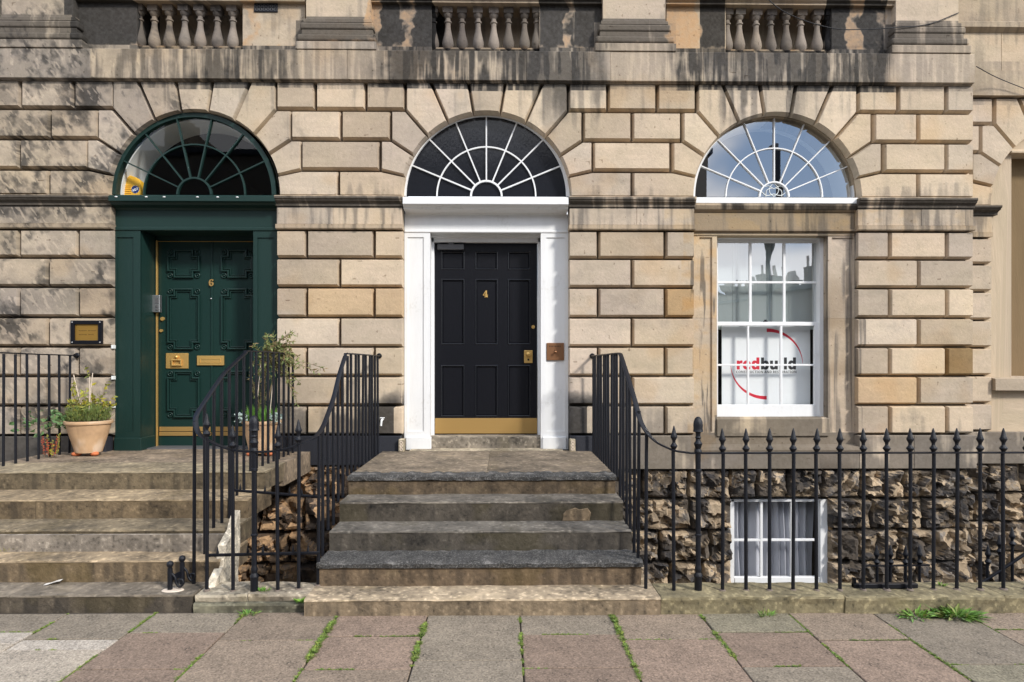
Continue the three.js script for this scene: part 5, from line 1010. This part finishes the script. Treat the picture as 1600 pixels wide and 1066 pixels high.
{ // outside tap
  const g = thing('outside_tap', 'white wall tap low on the wall between the railing and white doorway', 'tap'); const [x, y] = P(597, 656, 0.05);
  const t = new THREE.TubeGeometry(new THREE.CatmullRomCurve3([V3(x, y, 0), V3(x, y, 0.05), V3(x - 0.005, y - 0.01, 0.08), V3(x - 0.012, y - 0.06, 0.085), V3(x - 0.014, y - 0.09, 0.085)]), 20, 0.016, 10); obj('spout', t, M.white, g);
  obj('handle', merge([rbox(x - 0.035, x + 0.035, y + 0.02, y + 0.034, 0.045, 0.065, 0.005), box(x - 0.006, x + 0.006, y, y + 0.025, 0.05, 0.062)]), M.white, g);
  rebase(g, x, y, 0); g.scale.setScalar(0.75);
}
for (const [p, l] of [[629, 'left'], [894, 'right']]) { // carved guard stones at the pilaster feet
  const x = X(p), g = thing('guard_stone', l === 'left' ? 'small carved stone block at the foot of the left white pilaster' : 'small carved stone block at the foot of the right white pilaster', 'stone');
  obj('stone', tint(boxUV(rbox(x - 0.035, x + 0.03, LAND - 0.005, LAND + 0.14, -0.02, 0.09, 0.015, 3)), 1.1, 1.0, 0.8), M.step, g);
  for (let i = 0; i < 3; i++) { const t = new THREE.TorusGeometry(0.014, 0.005, 6, 12); t.translate(x - 0.003, LAND + 0.03 + i * 0.036, 0.09); obj('carving', t, M.cane, g); }
  rebase(g, x, LAND, 0.03);
}
for (const [pts, l] of [[[[1190, -10, 0.06], [1225, 18, 0.06], [1300, 44, 0.08], [1350, 46, 0.08], [1398, 43, 0.07], [1450, 38, 0.05], [1498, 20, 0.04]], 'thin black cable sagging across the right balustrade to the end pedestal'], [[[1526, 104, 0.06], [1560, 122, -0.2], [1610, 142, -0.25]], 'thin black cable slanting across the set-back wall at the right edge']]) {
  const c = new THREE.CatmullRomCurve3(pts.map(([a, b, z]) => V3(...P(a, b, z), z))); tag(obj('cable', new THREE.TubeGeometry(c, 60, 0.005, 6), M.iron), l, 'cable');
}
for (const [px, py, w] of [[174, 542, 'topmost'], [174, 590.5, 'middle'], [174, 635, 'lowest']]) { const [x, y] = P(px, py, 0); tag(obj('cable_clip', boxUV(rbox(x - 0.008, x + 0.012, y - 0.02, y + 0.02, -0.06, -0.005, 0.003)), M.inner), w + ' of three small pale clips on the wall edge beside the left green pilaster', 'clip', 'clips beside the green pilaster'); }

// ------------------------------------------------------------------ plants
function leafSoup() { return { p: [], c: [] }; }
function leaf(S_, o, d, up, l, w, col, fold = 0.25) {                  // pointed leaf of four faces, slightly folded
  const dir = d.clone().normalize(), side = new THREE.Vector3().crossVectors(dir, up).normalize(), n = new THREE.Vector3().crossVectors(side, dir).normalize();
  const A = o, B = o.clone().addScaledVector(dir, l * 0.45).addScaledVector(side, w / 2).addScaledVector(n, w * fold), C = o.clone().addScaledVector(dir, l * 0.45).addScaledVector(side, -w / 2).addScaledVector(n, w * fold), Mi = o.clone().addScaledVector(dir, l * 0.5), T = o.clone().addScaledVector(dir, l).addScaledVector(n, -l * 0.12);
  for (const t of [[A, B, Mi], [Mi, B, T], [A, Mi, C], [Mi, T, C]]) for (const v of t) { S_.p.push(v.x, v.y, v.z); S_.c.push(...col); }
}
function leafGeo(S_) { const g = new THREE.BufferGeometry(); g.setAttribute('position', new THREE.Float32BufferAttribute(S_.p, 3)); g.setAttribute('color', new THREE.Float32BufferAttribute(S_.c, 3)); g.computeVertexNormals(); return g; }
const rv = (r) => V3(r() - 0.5, r() - 0.5, r() - 0.5).normalize();
const shade = (c, r, k = 0.35) => { const v = 1 - k / 2 + r() * k; return c.map((q) => q * v); };
function sprig(S_, stems, r, from, to, bend, n, l, w, cols, droop = 0.2) {   // a stem with leaves along it
  const m = from.clone().lerp(to, 0.5).add(bend), c = new THREE.QuadraticBezierCurve3(from, m, to);
  stems.push(new THREE.TubeGeometry(c, 8, 0.0022, 4));
  for (let i = 0; i < n; i++) { const t = 0.15 + 0.85 * (i + r()) / n, p = c.getPoint(Math.min(1, t)), d = c.getTangent(Math.min(1, t)).multiplyScalar(0.5).add(rv(r)); d.y -= droop; leaf(S_, p, d, rv(r), l * (0.6 + r() * 0.7), w * (0.7 + r() * 0.6), shade(cols[Math.floor(r() * cols.length)], r)); }
}
const GRN = [[0.10, 0.20, 0.035], [0.13, 0.24, 0.05], [0.08, 0.16, 0.03]], YEL = [[0.42, 0.36, 0.03], [0.34, 0.34, 0.04], [0.25, 0.28, 0.04]], OLI = [[0.17, 0.20, 0.06], [0.22, 0.22, 0.07], [0.26, 0.20, 0.08]], OLG = [[0.20, 0.24, 0.07], [0.26, 0.27, 0.08], [0.15, 0.20, 0.05], [0.28, 0.20, 0.09]], GLA = [[0.16, 0.30, 0.10], [0.20, 0.34, 0.14], [0.12, 0.24, 0.08]], BRI = [[0.16, 0.36, 0.03], [0.22, 0.42, 0.03], [0.12, 0.28, 0.03]], MIX = [[0.13, 0.28, 0.03], [0.17, 0.33, 0.035], [0.10, 0.22, 0.03], [0.24, 0.28, 0.06]], RDD = [[0.45, 0.05, 0.02], [0.55, 0.10, 0.03]];
function potGeo(rt, rb, h) { const g = lathe([[0.0001, 0], [rb, 0], [rb * 1.02, 0.01], [rb + (rt - rb) * 0.5, h * 0.5], [rt * 0.93, h * 0.86], [rt * 0.94, h * 0.88], [rt * 1.0, h * 0.90], [rt * 1.02, h * 0.95], [rt, h], [rt * 0.93, h], [rt * 0.88, h * 0.93], [0.0001, h * 0.93]], 36); return g; }
function pottedPlant(label, x, z, rt, rb, h, build) {
  const g = thing('potted_plant', label, 'pot plant', 'terracotta pots by the green door');
  const y = 0.035; const pg = potGeo(rt, rb, h); pg.translate(0, y, 0); obj('pot', toCreasedNormals(pg, 0.6), M.pot, g);
  for (let i = 0; i < 3; i++) { const a = i * 2.09 + 0.5, f = new THREE.SphereGeometry(0.05, 10, 8); f.scale(1, 0.5, 0.8); f.rotateY(-a); f.translate(Math.cos(a) * rb * 0.85, 0.022, Math.sin(a) * rb * 0.85); obj('pot_foot', f, M.terra, g); }
  const so = new THREE.CylinderGeometry(rt * 0.9, rt * 0.9, 0.02, 24); so.translate(0, y + h * 0.94, 0); obj('soil', so, M.soil, g);
  build(g, y + h * 0.95); g.position.set(x, LAND + 0.001, z); return g;
}
pottedPlant('pale terracotta pot left of the green door with bushy herb, canes and trailing leaves', X(138.5, 0.30), 0.30, 0.222, 0.125, 0.335, (g, y) => {
  const r = rng(301), A = leafSoup(), stems = [];
  for (let i = 0; i < 1500; i++) { const a = r() * 6.283, q = Math.sqrt(r()) * 0.19, o = V3(Math.cos(a) * q, y + r() * 0.17 * (1 - q * 1.5), Math.sin(a) * q), d = V3(Math.cos(a) * 0.5 * q * 6 + (r() - 0.5), 0.7 + r(), Math.sin(a) * 0.5 * q * 6 + (r() - 0.5)); leaf(A, o, d, rv(r), 0.045 + r() * 0.03, 0.007, shade(OLI[Math.floor(r() * 2)].map((v, k) => v * [0.9, 1.1, 0.8][k]), r)); }
  obj('herb_foliage', leafGeo(A), M.leaf, g);
  const B = leafSoup();
  for (let i = 0; i < 17; i++) { const o = V3((r() - 0.5) * 0.2 - 0.02, y, (r() - 0.5) * 0.2), t = V3(o.x - 0.16 + r() * 0.36, y + 0.15 + r() * 0.38 * (i % 3 ? 0.7 : 1.2), o.z + (r() - 0.5) * 0.2); sprig(B, stems, r, o, t, V3((r() - 0.5) * 0.1, 0, 0), 15, 0.055, 0.03, YEL); }
  sprig(B, stems, r, V3(0.08, y, 0.05), V3(0.32, y + 0.20, 0.08), V3(0, 0.1, 0), 12, 0.055, 0.025, YEL);
  obj('yellow_foliage', leafGeo(B), M.leaf, g);
  const C = leafSoup();
  for (let i = 0; i < 15; i++) { const o = V3(-0.12, y, 0.02 + (r() - 0.5) * 0.2), t = V3(-0.2 - r() * 0.5, y - 0.14 + r() * 0.26, 0.1 + (r() - 0.5) * 0.3); sprig(C, stems, r, o, t, V3(0, 0.10, 0), 7, 0.065, 0.05, GLA, 0.1); }
  obj('trailing_foliage', leafGeo(C), M.leaf, g);
  obj('stems', merge(stems), M.stem, g);
  for (const [a, b, c] of [[0.0, 0.06, 0.52], [-0.02, -0.14, 0.50], [0.02, 0.03, 0.48]]) { const v0 = V3(a, y - 0.02, 0.03), v1 = V3(b, y + c, 0.03); obj('cane', new THREE.TubeGeometry(new THREE.LineCurve3(v0, v1), 1, 0.005, 6), M.cane, g); }
});
pottedPlant('terracotta pot behind the railing right of the green door with a tall wispy shrub', X(409, 0.32), 0.32, 0.195, 0.125, 0.335, (g, y) => {
  const r = rng(401), A = leafSoup(), stems = [];
  for (let i = 0; i < 420; i++) { const a = r() * 6.283, q = Math.sqrt(r()) * 0.16, o = V3(Math.cos(a) * q, y, Math.sin(a) * q), d = V3((r() - 0.5) * 0.7, 1, (r() - 0.5) * 0.7); leaf(A, o, d, rv(r), 0.10 + r() * 0.10, 0.008, shade(BRI[2], r)); }
  obj('grass_foliage', leafGeo(A), M.leaf, g);
  const B = leafSoup();
  const trunk = [V3(0, y, 0), V3(0.03, y + 0.3, 0.02), V3(0.06, y + 0.6, 0.03), V3(0.14, y + 0.78, 0.04)]; stems.push(new THREE.TubeGeometry(new THREE.CatmullRomCurve3(trunk), 16, 0.009, 6), new THREE.TubeGeometry(new THREE.CatmullRomCurve3([V3(0.05, y, 0), V3(0.1, y + 0.35, 0.02), V3(0.2, y + 0.7, 0.05)]), 16, 0.006, 6));
  for (let i = 0; i < 46; i++) { const o = V3(0.10 + (r() - 0.5) * 0.16, y + 0.55 + r() * 0.26, 0.05), t = V3(o.x - 0.02 + (r() - 0.35) * 0.42, o.y + (r() - 0.5) * 0.42, 0.05 + (r() - 0.5) * 0.34); sprig(B, stems, r, o, t, V3(0, 0.05, 0), 22, 0.055, 0.019, OLG, 0.15); }
  for (const [a, b] of [[0.62, 0.52], [0.70, 0.56], [0.42, 0.18], [0.40, 0.28]]) sprig(B, stems, r, V3(0.18, y + 0.65, 0.05), V3(a, y + b, 0.12), V3(0, 0.06, 0), 26, 0.055, 0.018, OLG, 0.1);
  for (let i = 0; i < 10; i++) sprig(B, stems, r, V3((r() - 0.5) * 0.1, y, 0), V3(-0.14 + r() * 0.2, y + 0.35 + r() * 0.25, (r() - 0.5) * 0.2), V3(0, 0, 0), 16, 0.045, 0.014, OLI);
  obj('shrub_foliage', leafGeo(B), M.leaf, g);
  obj('stems', merge(stems), M.stem, g);
  for (const [a, b] of [[-0.05, 0.02], [0.1, 0.16]]) obj('cane', new THREE.TubeGeometry(new THREE.LineCurve3(V3(a, y, 0.06), V3(b, y + 0.62, 0.08)), 1, 0.004, 6), M.cane, g);
  for (const cx of [-0.16, 0.20]) { const F = leafSoup(); for (let i = 0; i < 60; i++) leaf(F, V3(cx + (r() - 0.5) * 0.10, y + 0.02 + r() * 0.08, 0.12 + (r() - 0.5) * 0.08), rv(r), rv(r), 0.035, 0.03, shade([0.5, 0.6, 0.55], r)); obj('flower_head', leafGeo(F), M.leaf, g); }
});
{ // sedum at the railing foot
  const g = thing('sedum_plant', 'red and yellow succulent growing at the foot of the left railing', 'plant'), r = rng(501), A = leafSoup(), st = [];
  for (let i = 0; i < 7; i++) { const o = V3((r() - 0.5) * 0.10, 0, (r() - 0.5) * 0.06), t = V3(o.x * 1.6, 0.14 + r() * 0.1, o.z); sprig(A, st, r, o, t, V3(0, 0, 0), 34, 0.022, 0.014, i < 4 ? RDD : YEL, 0); }
  obj('foliage', leafGeo(A), M.leaf, g); obj('stems', merge(st), M.stem, g); g.position.set(X(79, 0.5), LAND, 0.5);
}
function weed(label, px, py, z0, size, n, cols, lw = 0.2, flat_ = 0.5, y0) {
  const z = z0, x = X(px, z), r = rng(Math.round(px * 3 + py)), A = leafSoup(), g = tag(obj('weed', new THREE.BufferGeometry(), M.leaf), label, 'plant', 'weeds along the kerb');
  for (let i = 0; i < n; i++) { const a = r() * 6.283, q = r() * size * 0.55, o = V3(Math.cos(a) * q, 0.002, Math.sin(a) * q * 0.45), d = V3(Math.cos(a) + (r() - 0.5) * 0.8, flat_ + r() * 0.7, Math.sin(a) * 0.6 + (r() - 0.5) * 0.6); leaf(A, o, d, V3(0, 1, 0.01).add(rv(r).multiplyScalar(0.4)), size * (0.18 + r() * 0.3), size * lw * (0.6 + r() * 0.5) * 0.5, shade(cols[Math.floor(r() * cols.length)], r)); }
  g.geometry = leafGeo(A); g.position.set(x, y0 ?? 0, z); return g;
}
weed('long bladed weed against the right kerb below the basement window', 1198, 958, 2.84, 0.13, 34, MIX, 0.16, 0.5);
weed('large leafy weed clump sprawling at the foot of the right kerb', 1495, 962, 2.86, 0.27, 190, MIX, 0.20, 0.12);
weed('ragged weed left of the large clump at the right kerb', 1430, 962, 2.86, 0.20, 70, MIX, 0.20, 0.1);
weed('small green weed at the corner of the cracked kerb and middle steps', 474, 934, 2.71, 0.12, 60, BRI, 0.3, 0.7, 0.06);
weed('tiny weed beside the newel post on the cracked kerb', 410, 918, 2.64, 0.08, 40, BRI, 0.3, 0.9, 0.118);
weed('weed in the paving joint in front of the cracked kerb', 388, 962, 2.76, 0.11, 50, MIX, 0.25, 0.2);
weed('tiny weed on top of the right kerb behind the bars', 1472, 928, 2.60, 0.07, 30, BRI, 0.3, 0.8, 0.118);
weed('dry tuft on the third brown step at the left edge', 14, 856, 2.19, 0.14, 26, YEL, 0.06, 1.2, ST[1]);
{ // moss and small growth in the joints
  const r = rng(601), A = leafSoup(); for (let i = 0; i < 16; i++) { const a = r() * 6.283, q = r() * 0.012; leaf(A, V3(Math.cos(a) * q, 0, Math.sin(a) * q), V3(Math.cos(a), 0.5 + r() * 0.8, Math.sin(a)), V3(0, 1, 0.01), 0.013 + r() * 0.012, 0.008, shade([0.19, 0.27, 0.035], r, 0.7)); }
  const g = leafGeo(A), T = [];
  const dens = { '-2.4': 0.5, '-1.78': 0.75, '-1.135': 0.9, '-0.52': 0.7, '0.11': 0.75, '0.743': 0.95, '1.35': 0.8, '1.96': 0.85, '2.54': 0.8, '3.17': 0.75, '-3': 0.4, '-3.6': 0.5 };
  const big = { '-1.135': 1.5, '-0.52': 1.35, '0.743': 1.35, '-1.78': 1.0, '1.35': 1.1, '0.11': 1.1 };
  for (const [x0, z0, x1, z1, v] of joints) {
    const len = Math.hypot(x1 - x0, z1 - z0), k = v ? (dens[String(x0)] ?? 0.5) : 0.45;
    for (let i = 0; i < len / 0.0035; i++) { const t = r(), x = x0 + (x1 - x0) * t, z = z0 + (z1 - z0) * t, q = fbm(x * 5 + 3, z * 5, 77, 3); if (q < 0.70 - 0.30 * k || z > 4.6) continue; T.push([x + (r() - 0.5) * 0.012, -0.010 + r() * 0.006, z + (r() - 0.5) * 0.012, (0.5 + r() * 0.6) * (v ? (big[String(x0)] || 0.85) : 0.7) * sstep(0.3, 0.6, q) * 0.85]); }
  }
  const im = new THREE.InstancedMesh(g, M.leaf, T.length), m4 = new THREE.Matrix4(), qq = new THREE.Quaternion(), col = new THREE.Color();
  T.forEach(([x, y, z, s], i) => { qq.setFromAxisAngle(V3(0, 1, 0), r() * 6.28); m4.compose(V3(x, y, z), qq, V3(s, s * (0.7 + r() * 0.6), s)); im.setMatrixAt(i, m4); const k = 0.6 + r() * 0.6; col.setRGB(k * (0.8 + r() * 0.4), k, k); im.setColorAt(i, col); });
  im.name = 'joint_moss'; im.castShadow = im.receiveShadow = true; im.userData = { label: 'bright green moss growing along the paving joints', category: 'moss', kind: 'stuff' }; scene.add(im);
  console.log('moss', T.length);
}
{ // litter
  const p = new THREE.PlaneGeometry(0.11, 0.05, 6, 2), a = p.attributes.position; for (let i = 0; i < a.count; i++) a.setZ(i, 0.012 * Math.sin(a.getX(i) * 30)); p.rotateX(-Math.PI / 2); p.rotateY(0.15); p.computeVertexNormals();
  const o = tag(obj('paper_scrap', p, H({ color: lin(0.7, 0.66, 0.6), roughness: 0.9, side: THREE.DoubleSide })), 'scrap of white paper on the bottom brown step', 'litter'); o.position.set(X(80, 2.48), ST[0] + 0.015, 2.46);
}
// ------------------------------------------------------------------ the far side of the street, seen only in the glass
function farTerrace(label, x0, x1, z0, z1, h, axis) {
  const g = thing('terrace_row', label, 'building'), wl = axis === 'x' ? x1 - x0 : z1 - z0;
  obj('wall', boxUV(box(x0, x1, -0.3, h - 1.2, z0, z1)), M.farStone, g);
  obj('roof', boxUV(box(x0 - 0.2, x1 + 0.2, h - 1.2, h - 0.9, z0 - 0.2, z1 + 0.2)), M.slate, g);
  const n = Math.floor(wl / 7);
  for (let i = 0; i <= n; i++) {
    const t = i * wl / n, cx = axis === 'x' ? x0 + 0.6 + t * (1 - 1.2 / wl) : (x0 + x1) / 2 - 3, cz = axis === 'x' ? z0 + 2 : z0 + 0.6 + t * (1 - 1.2 / wl);
    const st = axis === 'x' ? box(cx - 0.5, cx + 0.5, h - 1, h + 0.6, cz - 1.5, cz + 1.5) : box(cx - 1.5, cx + 1.5, h - 1, h + 0.6, cz - 0.5, cz + 0.5);
    const c = obj('chimney_stack', boxUV(st), M.farStone, g);
    for (let k = 0; k < 5; k++) { const p = new THREE.CylinderGeometry(0.13, 0.17, 0.8, 8); p.translate(axis === 'x' ? cx : cx - 1.2 + k * 0.6, h + 1.0, axis === 'x' ? cz - 1.2 + k * 0.6 : cz); obj('chimney_pot', p, M.cane, c); }
  }
  const m = Math.floor(wl / 3.2), fl = Math.floor((h - 2) / 3.4);
  for (let i = 0; i < m; i++) for (let j = 0; j < fl; j++) { const t = 1.6 + i * 3.2, y = 0.9 + j * 3.4; const b = axis === 'x' ? box(x0 + t - 0.6, x0 + t + 0.6, y, y + 2.1, z0 - 0.03, z0 + 0.1) : box(x0 - 0.03, x0 + 0.1, y, y + 2.1, z0 + t - 0.6, z0 + t + 0.6); const w = obj('window', b, M.darkGlass, g); const f = axis === 'x' ? merge([box(x0 + t - 0.03, x0 + t + 0.03, y, y + 2.1, z0 - 0.06, z0), box(x0 + t - 0.6, x0 + t + 0.6, y + 1.02, y + 1.08, z0 - 0.061, z0)]) : merge([box(x0 - 0.06, x0, y, y + 2.1, z0 + t - 0.03, z0 + t + 0.03), box(x0 - 0.061, x0, y + 1.02, y + 1.08, z0 + t - 0.6, z0 + t + 0.6)]); obj('glazing_bar', f, M.white, w); }
}
farTerrace('terrace of stone houses facing across the street, mirrored in the fanlights', -40, 11.2, 28, 38, 14.4, 'x');
farTerrace('terrace of stone houses along the side street, mirrored in the sash window', 21, 31, 30, 78, 8.3, 'z');
{ const g = thing('lamp_column', 'tall dark street lamp column across the street, mirrored in the sash window', 'street lamp'); const c = lathe([[0.16, 0], [0.16, 0.9], [0.12, 1.0], [0.11, 8.7], [0.0001, 8.72]], 14); obj('column', c, M.iron, g); const l = rbox(-0.11, 0.11, 8.7, 8.95, -0.11, 0.11, 0.03); obj('lantern', l, M.grey, g); g.position.set(8.67, -0.13, 13); }
scene.traverse((o) => { if (o.isMesh) { o.castShadow = true; o.receiveShadow = true; } });
renderer.render(scene, camera);
